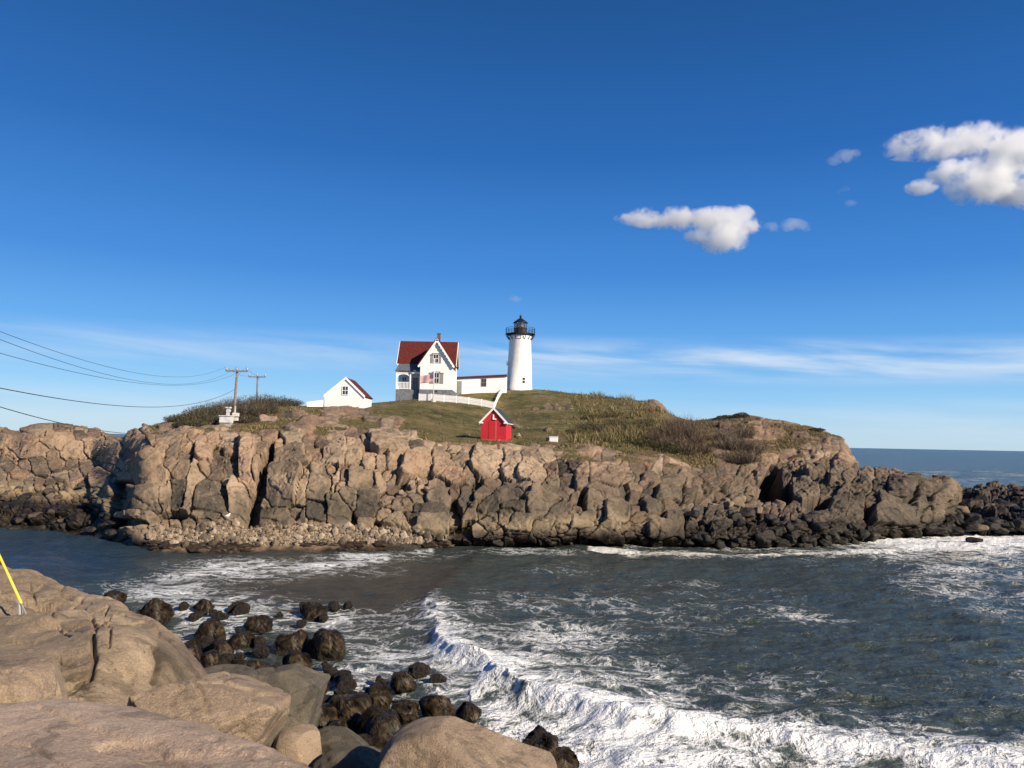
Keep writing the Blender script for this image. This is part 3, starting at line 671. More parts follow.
# ------------------------------------------------------------------ near granite ledges
def ledge(name, cols, U, seg, mat, fn):
    full = []
    for px, kn in cols:
        fy, fY = kn[-1]; h = float(horizon(px)); zf = CAM_Z - (fy - h) * fY / F
        kn = list(kn) + [(h + (CAM_Z - (zf - 1.2)) * F / (fY + .7), fY + .7), (h + (CAM_Z - min(zf - 2.2, 1.0)) * F / (fY + 2.0), fY + 2.0)]
        full.append((px, kn))
    G, kv = loft(full, U, seg, 5)
    G, at = fn(G, np.broadcast_to(kv[None], G.shape[:2]))
    return tag(link(name, grid_mesh(name, G, at), mat), kind='structure')
def crack_lines(G, lines, w):
    px, py = proj(G); out = np.zeros(px.shape); q = np.stack([px + 2.0 * fbm(G * 4, 3, 7), py + 2.0 * fbm(G * 4, 3, 8)], -1)
    for pts in lines:
        d, _, _ = pl_dist(np.array(pts, float), q); out = np.maximum(out, np.exp(-(d / w) ** 2))
    return out
def fn_ledge(G, K):
    px, py = proj(G); N = grid_normals(G)
    d = 0.15 * fbm(G * .7, 3, 301) + 0.03 * fbm(G * 2.2, 4, 302) + 0.010 * fbm(G * 9, 4, 303)
    j1, j2, jid = cells(G * np.array([.55, .8, 1.3]) + .12 * fbm(G * 1.2, 3, 305)[..., None], 306); jm = sstep(135, 110, px) * sstep(2.4, 3.2, K)
    d = d + jm * ((jid - .5) * .07 - .06 * np.exp(-((j2 - j1) / .035) ** 1.5))
    cr = crack_lines(G, [[(92,618),(98,630),(94,642),(95,660),(90,680)],[(150,652),(156,668),(150,684)]], 2.2)
    cr2 = crack_lines(G, [[(20,604),(60,612),(110,617)],[(48,618),(58,628),(70,640)],[(0,596),(40,598),(85,603)],[(75,606),(100,611),(125,613)],[(30,585),(36,600),(60,604)],[(60,590),(90,598)],[(15,640),(40,645)],[(0,622),(20,618),(48,622),(88,634)],[(108,604),(104,616),(112,632),(108,650)],[(-60,600),(-20,606),(20,604)],[(-10,648),(20,652),(60,662)]], 1.3)
    tz = G[..., 2] * 3.1 + .35 * fbm(G * .8, 3, 330) + .25 * G[..., 0]; fr_ = tz - np.floor(tz); d = d + jm * .075 * (np.minimum(fr_ / .82, 1) - sstep(.82, 1, fr_) - .5)
    strata = sstep(18, 30, px) * sstep(100, 80, px) * sstep(655, 668, py)
    ly = (G[..., 2] * 7.5 + 1.2 * G[..., 0] + 1.0 * fbm(G * 1.7, 3, 310)); saw = ly - np.floor(ly)
    stp = np.abs(saw - .5) * .18 + 0.07 * fbm(G * np.array([4, 4, 14]), 3, 311)
    blk1, blk2, bidn = cells(G * np.array([.9, .9, 2.2]), 312)
    top = sstep(3.0, 3.6, K)
    d = d - .10 * cr - .05 * cr2 - strata * stp * 1.2 + top * ((bidn - .5) * .07 - .04 * np.exp(-(blk2 - blk1) / .06))
    dark = sstep(145, 156, px + 3 * fbm(G * 3, 3, 313)) * sstep(638, 650, py + 4 * fbm(G * 2, 3, 314)) * (0.75 + .35 * fbm(G * 1.5, 3, 315))
    return G + N * d[..., None], dict(weathered=np.clip(dark, 0, 1), layered=strata)
def fn_slab(G, K):
    N = grid_normals(G)
    d = 0.07 * fbm(G * .8, 3, 321) + 0.016 * fbm(G * 3, 4, 322) + 0.006 * fbm(G * 12, 4, 323)
    d = d - .03 * crack_lines(G, [[(40,704),(90,722),(150,740),(210,768)],[(-40,730),(30,742),(70,768)]], 1.6)
    s = fbm(G * np.array([1.3, 2.4, 2]), 4, 324); d -= .035 * sstep(.12, .3, s)
    z = np.zeros(G.shape[:2]); return G + N * d[..., None], dict(weathered=z, layered=z)
def make_ledge_mat(name, *a, **k):
    m = make_granite(name, *a, **k); t = NT(m.node_tree); bs = t.n['Principled BSDF']
    src = bs.inputs['Base Color'].links[0].from_socket; p = t.pos()
    n = t.noise(t.scale(p, (2, 2, 14)), 1.4, 6, .65, .5); st = t.noise(t.scale(p, (3, 3, .7)), 1.5, 5, .6)
    c = t.mix(t.math('MULTIPLY', t.attr('layered'), t.maprange(n, .40, .56, .9, 0.0)), src, (0.085, 0.068, 0.04))
    c = t.mix(t.math('MULTIPLY', t.attr('weathered'), t.maprange(st, .3, .65, 1.0, .55)), c, (0.060, 0.048, 0.032))
    t.put(bs.inputs['Base Color'], c); return m
M_LEDGE = make_ledge_mat("weathered_tan_ledge", (0.205, 0.152, 0.100), (0.33, 0.246, 0.161), (0.45, 0.342, 0.230), stain_amt=.4)
M_SLAB = make_ledge_mat("pinkish_tan_slab", (0.32, 0.232, 0.170), (0.46, 0.340, 0.250), (0.56, 0.430, 0.325), speck=.5, stain_amt=.3)
lc = [(-240, [(760,5.6),(706,6.6),(662,7.8),(622,9.6),(594,12.2),(570,15.5)]),
      (0, [(760,6.3),(702,7.2),(664,8.1),(630,9.6),(600,12),(578,15)]),
      (30, [(758,6.5),(702,7.35),(666,8.1),(631,9.5),(602,11.8),(581,14.5)]),
      (60, [(752,6.7),(700,7.5),(668,8.1),(631,9.4),(607,11.4),(587,13.7)]),
      (95, [(746,7.0),(694,7.8),(667,8.15),(630,9.2),(613,10.9),(597,12.9)]),
      (125, [(740,7.3),(690,8.1),(664,8.4),(630,9.2),(617,10.4),(607,12)]),
      (150, [(735,7.7),(688,8.4),(664,8.7),(636,9.35),(626,10.2),(619,11.2)]),
      (175, [(730,8.1),(688,8.8),(668,9.05),(648,9.5),(639,10),(633,10.6)]),
      (195, [(726,8.5),(691,9.1),(676,9.3),(664,9.6),(658,9.9),(653,10.3)]),
      (212, [(726,8.8),(706,9.2),(695,9.4),(687,9.6),(682,9.85),(678,10.2)]),
      (226, [(740,9.0),(730,9.3),(722,9.45),(715,9.6),(710,9.85),(706,10.2)]),
      (250, [(850,9.2),(840,9.4),(830,9.5),(822,9.7),(815,9.9),(810,10.2)])]
ledge("granite_ledge", lc, np.arange(-230, 251, 0.8), [30, 60, 70, 60, 50, 20, 10], M_LEDGE, fn_ledge)
sc = [(-300, [(1250,1.7),(960,2.6),(840,3.5),(750,4.8),(697,6.1)]),
      (0, [(1250,1.75),(960,2.7),(840,3.6),(755,4.8),(701,6.1)]),
      (60, [(1250,1.75),(960,2.75),(845,3.6),(755,4.8),(701,6.1)]),
      (140, [(1250,1.8),(965,2.75),(850,3.6),(760,4.8),(704,6.0)]),
      (200, [(1260,1.8),(970,2.75),(855,3.6),(770,4.7),(722,5.7)]),
      (250, [(1265,1.8),(975,2.75),(860,3.6),(785,4.5),(745,5.4)]),
      (300, [(1270,1.8),(985,2.75),(870,3.5),(800,4.3),(766,5.0)]),
      (340, [(1280,1.8),(1000,2.7),(885,3.4),(818,4.1),(784,4.6)]),
      (420, [(1320,1.8),(1060,2.6),(950,3.1),(890,3.6),(850,4.0)]),
      (560, [(1500,1.8),(1260,2.3),(1150,2.7),(1080,3.1),(1040,3.4)])]
ledge("granite_slab", sc, np.arange(-290, 556, 1.1), [40, 50, 60, 60, 24, 10], M_SLAB, fn_slab)

# ------------------------------------------------------------------ boulders
_ico = {}
def ico(sub):
    if sub not in _ico:
        bm = bmesh.new(); bmesh.ops.create_icosphere(bm, subdivisions=sub, radius=1.0)
        _ico[sub] = (np.array([v.co for v in bm.verts]), np.array([[v.index for v in f.verts] for f in bm.faces])); bm.free()
    return _ico[sub]
def rock_shape(dirs, dims, seed, p=2.6, cuts=9, cut=(.72, 1.0), amp=.06, fine=.015, soft=.05, crack=False):
    r = np.random.RandomState(seed); d = dirs / np.linalg.norm(dirs, axis=-1, keepdims=True)
    rad = (np.abs(d) ** p).sum(-1) ** (-1 / p)
    for _ in range(cuts):
        n = r.normal(size=3); n /= np.linalg.norm(n); k = r.uniform(*cut); c = d @ n
        lim = np.where(c > .05, k / np.maximum(c, .05), 9.0); x = np.clip((rad - lim) / soft * .5 + .5, 0, 1)
        rad = np.where(x <= 0, rad, np.where(x >= 1, lim, rad * (1 - x) + lim * x - soft * x * (1 - x)))
    q = d * rad[..., None] * dims; o = r.uniform(-50, 50, 3); sc = max(dims)
    n = amp * sc * fbm(q * (1.3 / sc) + o, 4, seed % 97) + fine * sc * fbm(q * (7 / sc) + o, 4, seed % 89)
    if crack:
        a1, a2, ai = cells(q * (1.5 / sc) + o + .16 * fbm(q * (1.6 / sc) + o, 3, 5)[..., None], seed % 83)
        n = n + sc * ((ai - .5) * .055 - .035 * np.exp(-((a2 - a1) / .045) ** 1.5))
    return q + d * n[..., None]
def boulder(name, c, dims, rz, seed, sub, mat, parent=None, **kw):
    d, f = ico(sub); v = rock_shape(d, np.array(dims, float), seed, **kw)
    o = link(name, np_mesh(name, v, f), mat, parent); o.location = c; o.rotation_euler = (0, 0, rz); return o
# close boulders on the near shore: px, py (centre), Y, width px, height px, depth m
def near_boulder(px, py, Y, w, h, dep, rz, seed, mat, label, rx=0.0, **kw):
    k = Y / F; o = boulder("granite_boulder", V(px, py, Y), (w * k / 2, dep / 2, h * k / 2), rz, seed, 6, mat, **kw)
    o.rotation_euler = (rx, kw.get('ry', 0), rz); return tag(o, label, 'boulder', 'pale granite boulders on the near shore')
def NB(px, py, Y, w, h, dep, rz, seed, mat, label, ry=0.0, **kw):
    k = Y / F; o = boulder("granite_boulder", V(px, py, Y), (w * k / 2, dep / 2, h * k / 2), rz, seed, 6, mat, **kw)
    o.rotation_euler = (0, ry, rz); return tag(o, label, 'boulder', 'granite boulders on the near shore')
NB(206, 728, 7.5, 142, 92, 1.2, .05, 11, M_GRAN, "long tan boulder with a smooth rounded top just beyond the pinkish slab", ry=.14, p=5.0, cuts=11, cut=(.78, 1.1), amp=.03, fine=.008, soft=.02, crack=True)
NB(280, 706, 12.2, 86, 76, 1.6, -.1, 12, M_GRAN_G, "dark grey flat topped boulder behind the long tan boulder", p=6.0, cuts=10, cut=(.80, 1.15), amp=.03, fine=.010, soft=.015, crack=True)
NB(465, 780, 10.2, 180, 108, 2.2, .05, 13, M_GRAN, "big tan boulder with a peaked top at the bottom edge of the picture", p=2.4, cuts=16, cut=(.68, 1.0), amp=.04, fine=.010, soft=.015)
NB(298, 752, 11.6, 48, 46, .8, .3, 14, M_GRAN, "small tan boulder wedged below the dark grey flat topped boulder", p=3.0, cuts=6, cut=(.75, 1.0), amp=.06)
NB(338, 752, 12.4, 62, 40, 1.1, -.2, 15, M_GRAN_G, "low brown boulder between the tan wedge and the weed covered heap", p=2.6, cuts=6, cut=(.75, 1.0))
NB(4, 714, 6.7, 100, 96, 1.3, 0, 16, M_GRAN, "smooth tan hump of rock at the left edge above the slab", p=3.0, cuts=10, cut=(.76, 1.1), amp=.04, fine=.01, soft=.02, crack=True)
NB(222, 690, 11.4, 70, 40, 1.2, .2, 17, M_GRAN_G, "half hidden brown boulder at the foot of the ledge end", p=2.6, cuts=6, cut=(.75, 1.0))
NB(350, 772, 11.2, 70, 40, 1.2, .2, 18, M_GRAN_G, "low brown boulder left of the big peaked tan boulder", p=2.6, cuts=6, cut=(.75, 1.0))

def make_strand_mat():
    m, t, bs = new_mat("wet_rockweed"); n = t.noise(t.pos(), 5.0, 4)
    finish(t, bs, t.ramp(n, [(.35, (.009, .006, .004)), (.5, (.030, .020, .010)), (.62, (.075, .050, .022))]), .55, None, .35); return m
M_STRAND = make_strand_mat()
wrng = np.random.RandomState(21)
def weed_boulder(px, py, w, h, seed, label, sub=5, strands=0, group='dark weed covered boulders at the near waterline', dy=0.0):
    Yb = CAM_Z * F / max(20, (py + h / 2 - float(horizon(px)))) + dy; k = Yb / F
    dims = np.array([w * k / 2 * .98, w * k / 2 * wrng.uniform(.8, 1.2), h * k * .86]); c = V(px, py + h * .56, Yb); rz = wrng.uniform(-.5, .5)
    kw = dict(p=2.4, cuts=15, cut=(.58, .98), amp=.24, fine=.06, soft=.03)
    o = boulder("weedy_boulder", c, dims, rz, seed, sub, M_WEED, **kw); tag(o, label, 'boulder', group)
    if strands:
        r = np.random.RandomState(seed + 500); n = strands; th = r.uniform(0, 2 * np.pi, n); zc = r.uniform(.25, .97, n)
        ln = r.uniform(.12, .38, n) ; w0 = r.uniform(.010, .022, n); vs = []; S5 = 5
        for j in range(S5):
            zz_ = zc - (ln / dims[2] * .8) * j / (S5 - 1); zz_ = np.clip(zz_, -.9, .97); rr = np.sqrt(1 - zz_ ** 2); t2 = th + .12 * np.sin(j + seed + th * 9)
            d = np.stack([rr * np.cos(t2), rr * np.sin(t2), zz_], -1); s = rock_shape(d, dims, seed, **kw)
            off = d * (0.010 + .035 * math.sin(j / (S5 - 1) * math.pi)); tang = np.stack([-np.sin(t2), np.cos(t2), 0 * t2], -1); ww = (w0 * (1 - .7 * j / (S5 - 1)))[:, None]
            vs += [s + off - tang * ww, s + off + tang * ww]
        vv = np.stack(vs, 1).reshape(-1, 3); b = np.arange(n) * 2 * S5
        fc = np.concatenate([np.stack([b + 2*j, b + 2*j+1, b + 2*j+3, b + 2*j+2], -1) for j in range(S5 - 1)])
        link("rockweed", np_mesh("rockweed", vv, fc), M_STRAND, o)
    return o
_wb = [(153,605,40,33,"tall dark boulder just off the far end of the tan ledge"),(113,594,30,14,"low dark rock farthest left behind the ledge"),
 (204,602,28,12,"flat dark rock in the foam right of the tall boulder"),(242,605,22,11,"small dark rock highest of the middle cluster in the foam"),
 (195,614,13,6,"tiny dark rock poking out of white foam"),(221,612,17,8,"small dark rock between two flat rocks in the foam"),
 (256,619,33,16,"low double humped dark rock in the foam"),(211,627,38,21,"round dark boulder with pale specks below the flat rock"),
 (242,635,28,14,"dark rock tucked behind the large brown weedy boulder"),(222,644,30,20,"dark rock left of the large brown weedy boulder"),
 (209,652,26,26,"dark boulder with orange brown weed against the ledge end"),(249,663,52,38,"large brown weedy boulder above the dark grey flat topped boulder"),
 (314,607,34,16,"lone dark rock standing apart in the calm brown water"),(292,634,36,26,"left half of the split dark boulder in mid shallows"),
 (327,638,42,28,"right half of the split dark boulder with pale barnacles"),(298,656,37,21,"dark rock below the split boulder"),
 (316,681,28,13,"low dark rock in foam under the split boulder"),(346,677,22,9,"thin wet rock awash above the weedy heap"),
 (402,676,27,18,"round brown rock alone at the edge of the breaker"),(418,666,26,9,"flat wet rock awash beside the round brown rock"),
 (438,697,42,32,"squat dark boulder standing in the white water of the breaker"),(469,708,30,14,"low dark rock right of the squat boulder in white water"),
 (536,739,60,34,"long dark sloping boulder right of the big peaked tan boulder"),(377,689,30,22,"upper boulder of the weedy heap, nearest the water"),
 (345,705,62,42,"broad middle boulder of the weedy heap"),(388,721,74,42,"largest boulder of the weedy heap, above the peaked tan boulder"),
 (332,728,52,38,"left lower boulder of the weedy heap"),(366,745,56,30,"bottom boulder of the weedy heap"),(318,716,40,34,"left upper boulder of the weedy heap beside the grey boulder"),
 (405,705,34,20,"right upper boulder of the weedy heap"),(290,690,34,24,"dark boulder peeping over the grey flat topped boulder"),(420,742,40,26,"dark boulder left of the peak of the big tan boulder"),(188,644,26,26,"dark boulder in the shade of the ledge end"),(560,756,40,20,"low dark rock at the bottom edge in the white water")]
for i, (a, b, w, h, lab) in enumerate(_wb):
    w, h = (w * .88, h * .86) if not ('heap' in lab or w < 20) else (w * .95, h * .92)
    weed_boulder(a, b + h * .05, w, h, 700 + i, lab, 5, int(np.clip(w * h * 1.3, 0, 2600)) if w * h > 250 else 0)

for i in range(58):
    if i < 38: px_, py_ = wrng.uniform(165, 350), wrng.uniform(600, 690)
    else: px_, py_ = wrng.uniform(310, 480), wrng.uniform(672, 745)
    w_ = wrng.uniform(7, 19); weed_boulder(px_, py_, w_, w_ * wrng.uniform(.4, .62), 1500 + i, "small dark weedy stone lying between the larger weed covered boulders", 4, 0, "small weedy stones in the shallows")
# loose boulders below the cliffs of the island
def isle_boulder(px, py, w, h, Y, seed, mat, lab, grp, **kw):
    k = Y / F; o = boulder("shore_boulder", V(px, py, Y), (w * k / 2, w * k / 2 * .9, h * k / 2), wrng.uniform(0, 3), seed, 4, mat, **dict(dict(p=3.0, cuts=12, cut=(.6, .95), amp=.06, fine=.02, soft=.02), **kw))
    return tag(o, lab, 'boulder', grp)
M_BLK = make_granite("black_wet_rock", (0.010, 0.009, 0.008), (0.022, 0.018, 0.014), (0.05, 0.042, 0.032), 0.3, 0.3)
M_DBR = make_granite("dark_brown_block", (0.035, 0.028, 0.020), (0.075, 0.056, 0.038), (0.13, 0.10, 0.068), 0.3)
M_BRN = make_granite("brown_block", (0.12, 0.09, 0.062), (0.20, 0.15, 0.10), (0.29, 0.22, 0.15), 0.3)
n = 0
for i in range(74):
    x = wrng.uniform(688, 875); base = np.interp(x, [688, 740, 780, 820, 875], [545, 547, 546, 545, 541]); top = np.interp(x, [688, 720, 760, 800, 840, 875], [515, 500, 492, 512, 522, 530])
    y = base - (base - top) * wrng.uniform(0, 1) ** 1.3; s = wrng.uniform(7, 17); c = int((x - U[0]) / .85)
    j = int(np.argmin(np.abs(PY[c, 20:220] - y))) + 20; Yv = BASE[c, j, 1] - .35
    isle_boulder(x, y, s, s * wrng.uniform(.6, .9), Yv, 900 + i, M_BLK if y > 512 else M_BRN, "dark angular boulder heaped below the shadowed cleft of the right headland", "boulders heaped below the right headland")
for i, (x, y, w, h, lab) in enumerate([(777,541,13,6,"low black rock alone in the surf off the boulder heap"),(949,532,13,8,"round black rock awash in surf in front of the dark slab"),(938,529,7,5,"tiny black rock beside a round one in the surf"),(975,540,18,6,"flat black rock at the foot of the low reef"),(800,545,10,5,"small black rock awash right of the lone low rock")]):
    isle_boulder(x, y, w, h, float(water(x, y + h * .4)[1]), 980 + i, M_BLK, lab, "black rocks awash off the island")
for i in range(60):
    x = wrng.uniform(955, 1060); y = wrng.uniform(489, 531); c = int((x - U[0]) / .85); j = int(np.argmin(np.abs(PY[c, 30:300] - y))) + 30
    s = wrng.uniform(8, 22) * (1 if y > 500 else .6)
    isle_boulder(x, y, s, s * wrng.uniform(.4, .7), BASE[c, j, 1], 1000 + i, M_BLK if wrng.rand() < .8 else M_BRN, "black seaweed coloured rock of the low reef at the far right", "rocks of the low reef")
for i in range(60):
    x = wrng.uniform(-60, 122); y = wrng.uniform(492, 538) if wrng.rand() < .8 else wrng.uniform(470, 495); c = int((x - U[0]) / .85); j = int(np.argmin(np.abs(PY[c, 10:260] - y))) + 10
    s = wrng.uniform(7, 17)
    isle_boulder(x, y, s, s * wrng.uniform(.5, .75), BASE[c, j, 1], 1100 + i, M_BLK if wrng.rand() < .55 and y > 496 else M_DBR, "brown or blackish block on the dark rocky shelf at left", "blocks on the left rock shelf")
for i, (x, y, w, h, lab) in enumerate([(412,441,9,6,"pale block perched on the cliff brow, leftmost below the lawn"),(427,443,8,6,"tilted pale block perched on the cliff brow"),(440,447,9,7,"grey block on the brow left of the red shed's shadow"),(405,455,8,6,"pale wedge above the pink cliff block"),(452,452,10,6,"split grey block on the brow below the shed's shadow"),(420,482,6,7,"small pale upright stone in the cliff gap"),(411,487,6,8,"small brown upright stone in the cliff gap"),(427,489,7,6,"orange brown stone in the cliff gap"),(401,492,7,5,"low pale stone left in the cliff gap"),(465,452,8,5,"low pale block on the brow left of the red shed")]):
    c = int((x - U[0]) / .85); j = int(np.argmin(np.abs(PY[c, 40:300] - y))) + 40
    isle_boulder(x, y, w, h, BASE[c, j, 1] - .3, 1200 + i, M_BRN if i in (6, 7) else M_GRAN, lab, "loose blocks on the cliff")

def blade_mat(name, stops, rough=.8):
    m, t, bs = new_mat(name); r = t.attr('rnd'); n = t.noise(t.pos(), .35, 4)
    c = t.ramp(t.math('ADD', t.math('MULTIPLY', r, .6), t.math('MULTIPLY', n, .4)), stops)
    finish(t, bs, c, rough, None, .2); return m
# cobbles of the beach under the left cliff: too many to count
bs_ = np.argwhere((beach > .6) & (G[..., 2] > .35)); pick = bs_[wrng.randint(0, len(bs_), 4200)]
d0, f0 = ico(1); vs, fs = [], []
for q_, (a, b) in enumerate(pick):
    s = (.03 + .085 * wrng.rand() ** 2 + .28 * wrng.rand() ** 18); vs.append(d0 * s * wrng.uniform(.6, 1.25, (1, 3)) + d0 * wrng.uniform(-.1, .1, (len(d0), 1)) * s + G[a, b] + [0, 0, s * .25]); fs.append(f0 + q_ * len(d0))
M_COB = blade_mat("cobbles", [(.2, (.06, .048, .036)), (.42, (.16, .125, .09)), (.6, (.24, .185, .13)), (.8, (.36, .29, .21))], .9)
tag(link("cobbles", np_mesh("cobbles", np.concatenate(vs), np.concatenate(fs), dict(rnd=np.repeat(wrng.rand(len(pick)), len(d0))), False), M_COB), kind='stuff')
# wrack of brown weed along the beach edge
bs_ = np.argwhere((UU > 150) & (UU < 480) & (G[..., 2] > -.05) & (G[..., 2] < .5) & (KV < 2.2)); pick = bs_[wrng.randint(0, len(bs_), 1500)]; pick = pick[fbm(G[pick[:, 0], pick[:, 1]] * .7, 3, 160) > -.05]
vs, fs = [], []
for q_, (a, b) in enumerate(pick):
    s = .12 + .3 * wrng.rand(); vs.append(d0 * s * np.array([1.6, 1, .4]) * wrng.uniform(.5, 1.3, (1, 3)) + G[a, b]); fs.append(f0 + q_ * len(d0))
tag(link("seaweed_wrack", np_mesh("seaweed_wrack", np.concatenate(vs), np.concatenate(fs), None, False), flat_mat("brown_wrack", (.042, .028, .018), .6, .5, 3)), kind='stuff')

# ------------------------------------------------------------------ grass, scrub
M_BLADE = blade_mat("short_turf_blades", [(.25, (.045, .042, .016)), (.45, (.095, .085, .030)), (.62, (.16, .130, .055)), (.8, (.26, .195, .10))])
M_TALL = blade_mat("tall_beach_grass", [(.25, (.055, .060, .020)), (.45, (.13, .115, .045)), (.62, (.23, .175, .085)), (.8, (.34, .25, .14))])
M_TWIG = blade_mat("shrub_twigs", [(.25, (.055, .038, .026)), (.5, (.125, .086, .060)), (.75, (.22, .165, .12))])
M_TWIG_L = blade_mat("pale_shrub_twigs", [(.25, (.075, .055, .040)), (.5, (.150, .115, .085)), (.75, (.25, .20, .15))])
M_TWIG_G = blade_mat("grey_shrub_twigs", [(.25, (.035, .028, .020)), (.5, (.075, .058, .042)), (.8, (.24, .20, .165))])
M_LEAF = blade_mat("dull_green_leaves", [(.25, (.020, .026, .010)), (.5, (.045, .050, .018)), (.8, (.105, .085, .035))])
M_LEAF_O = blade_mat("olive_leaves", [(.25, (.030, .034, .012)), (.5, (.070, .070, .024)), (.8, (.15, .125, .05))])
M_LEAF_B = blade_mat("brown_leaves", [(.25, (.050, .036, .020)), (.5, (.10, .070, .036)), (.8, (.165, .12, .065))])
def blades(name, pts, hts, wid, mat, lean=.5, seed=1, kind='stuff'):
    r = np.random.RandomState(seed); n = len(pts); a = r.uniform(0, 2 * np.pi, n); wv = np.stack([np.cos(a), np.sin(a), 0 * a], -1) * (wid * r.uniform(.6, 1.4, n))[:, None]
    ln = np.stack([r.normal(size=n) * lean - .12, r.normal(size=n) * lean, np.ones(n)], -1) * hts[:, None]
    v = np.stack([pts - wv, pts + wv, pts + ln], 1).reshape(-1, 3); f = np.arange(3 * n).reshape(-1, 3)
    return tag(link(name, np_mesh(name, v, f, dict(rnd=np.repeat(r.rand(n), 3)), False), mat), kind=kind)
grng = np.random.RandomState(31)
cand = np.argwhere((gl > .55) & (KV > 3.2) & (KV < 7.25) & (UU > 140) & (UU < 852))
pk = cand[grng.randint(0, len(cand), 60000)]; pts = G[pk[:, 0], pk[:, 1]] + np.c_[grng.uniform(-.25, .25, (len(pk), 2)), np.full(len(pk), -.04)]
pxb = PX[pk[:, 0], pk[:, 1]]; left = pxb < 688
blades("turf_grass", pts[left], grng.uniform(.04, .12, left.sum()), .035, M_BLADE, .8, 5)
blades("dry_grass", pts[~left], grng.uniform(.08, .28, (~left).sum()), .04, blade_mat("dry_headland_grass", [(.25, (.045, .036, .020)), (.45, (.100, .075, .040)), (.62, (.155, .115, .062)), (.8, (.235, .175, .105))]), .7, 9)
mm = (gl > .3) & (KV > 4.5) & (KV < 7.2) & (PX > 572 + 8 * nzf) & (PX < 668) & (PY < 447) & (fbm(G * .3, 3, 140) > -.28)
cand = np.argwhere(mm); pk = cand[grng.randint(0, len(cand), 15000)]; pts = G[pk[:, 0], pk[:, 1]] + np.c_[grng.uniform(-.4, .4, (len(pk), 2)), np.full(len(pk), -.05)]
keep = fbm(pts * .45, 3, 145) > -.02; pts = pts[keep]
blades("tall_grass", pts, grng.uniform(.15, .85, len(pts)) * (.55 + 1.1 * sstep(-.1, .4, fbm(pts * .35, 3, 146))), .045, M_TALL, .35, 6)
cand = np.argwhere((gl > .5) & (KV > 3.4) & (KV < 7.1) & (fbm(G * .4, 3, 150) > .06)); pk = cand[grng.randint(0, len(cand), 14000)]
pk = pk[(PX[pk[:, 0], pk[:, 1]] < 330) | (PX[pk[:, 0], pk[:, 1]] > 545) | (grng.rand(len(pk)) < .12)]; pts = G[pk[:, 0], pk[:, 1]] + np.c_[grng.uniform(-.4, .4, (len(pk), 2)), np.full(len(pk), -.05)]
blades("rough_grass", pts, grng.uniform(.12, .38, len(pts)), .05, M_TALL, .5, 8)

def shrub(loc, rx, ry, h, ntw, nlf, seed, tm, lm, lab, grp, spread=1.0, cat='shrub'):
    r = np.random.RandomState(seed); root = empty("shrub", loc, 0, lab, cat, grp)
    u = r.uniform(0, 2*np.pi, ntw); q = np.sqrt(r.rand(ntw)); b = np.stack([q * np.cos(u) * rx * .55, q * np.sin(u) * ry * .55, np.full(ntw, -.15)], -1)
    top = np.stack([q * np.cos(u) * rx * spread, q * np.sin(u) * ry * spread, h * np.sqrt(np.clip(1.02 - .8 * q ** 2, .05, 1)) * r.uniform(.55, 1.12, ntw)], -1) + r.normal(size=(ntw, 3)) * np.array([.18, .18, .08]) * h
    mid = (b + top) / 2 + r.normal(size=(ntw, 3)) * .10 * h; a = r.uniform(0, np.pi, ntw); w = np.stack([np.cos(a), np.sin(a), 0 * a], -1) * .018
    v = np.stack([b - w, b + w, mid + w * .75, mid - w * .75, top], 1); i = np.arange(ntw) * 5
    # side twigs
    st = mid + (top - mid) * r.uniform(0, .7, (ntw, 1)); en = st + (top - mid) * .5 + r.normal(size=(ntw, 3)) * .16 * h
    v2 = np.stack([st - w * .7, st + w * .7, en], 1); V3 = np.concatenate([v.reshape(-1, 3), v2.reshape(-1, 3)]); k = ntw * 5 + np.arange(ntw) * 3
    T = np.concatenate([np.stack([i, i+1, i+2], -1), np.stack([i, i+2, i+3], -1), np.stack([i+3, i+2, i+4], -1), np.stack([k, k+1, k+2], -1)])
    rr = r.rand(ntw); link("twigs", np_mesh("twigs", V3, T, dict(rnd=np.concatenate([np.repeat(rr, 5), np.repeat(rr, 3)])), False), tm, root)
    if nlf:
        u = r.uniform(0, 2*np.pi, nlf); q = np.sqrt(r.rand(nlf)); zt = np.sqrt(np.clip(1.0 - .85 * q ** 2, .03, 1)); z = zt * h * r.rand(nlf) ** .45
        lump = 1 + .25 * fbm(np.stack([q*np.cos(u)*2.2, q*np.sin(u)*2.2, np.full(nlf, seed * 1.0)], -1), 3, 4); c = np.stack([q*np.cos(u)*rx*spread, q*np.sin(u)*ry*spread, z * lump], -1)
        e1 = r.normal(size=(nlf, 3)); e1 /= np.linalg.norm(e1, axis=1, keepdims=True); e2 = r.normal(size=(nlf, 3)); s = r.uniform(.04, .10, (nlf, 1))
        v = np.stack([c - e1 * s, c + e2 * s * .5, c + e1 * s], 1).reshape(-1, 3)
        link("leaves", np_mesh("leaves", v, np.arange(nlf * 3).reshape(-1, 3), dict(rnd=np.repeat(r.rand(nlf), 3)), False), lm, root)
    return root
for i, (px, Y, rx, h) in enumerate([(178,73,1.3,.7),(190,74,1.6,1.1),(204,75,1.7,1.3),(217,77,1.6,1.3),(229,79,1.7,1.4),(242,79,1.6,1.3),(254,80,1.5,1.2),(265,84,1.5,1.1),(199,82,1.7,1.2),(214,84,1.8,1.5),(231,86,1.9,1.7),(247,88,1.9,1.6),(262,92,1.8,1.5),(277,95,1.7,1.2),(290,98,1.5,.9),(246,73.5,1.2,.7),(208,73,1.1,.8),(196,71.5,1.0,.6),(184,71,1.0,.5)]):
    shrub(gpt(px, Y), rx * 1.1, rx, h * 1.05, 520, 900, 40 + i, M_TWIG_G, M_LEAF, "dark twiggy shrub of the thicket round the utility poles", "shrubs round the utility poles")
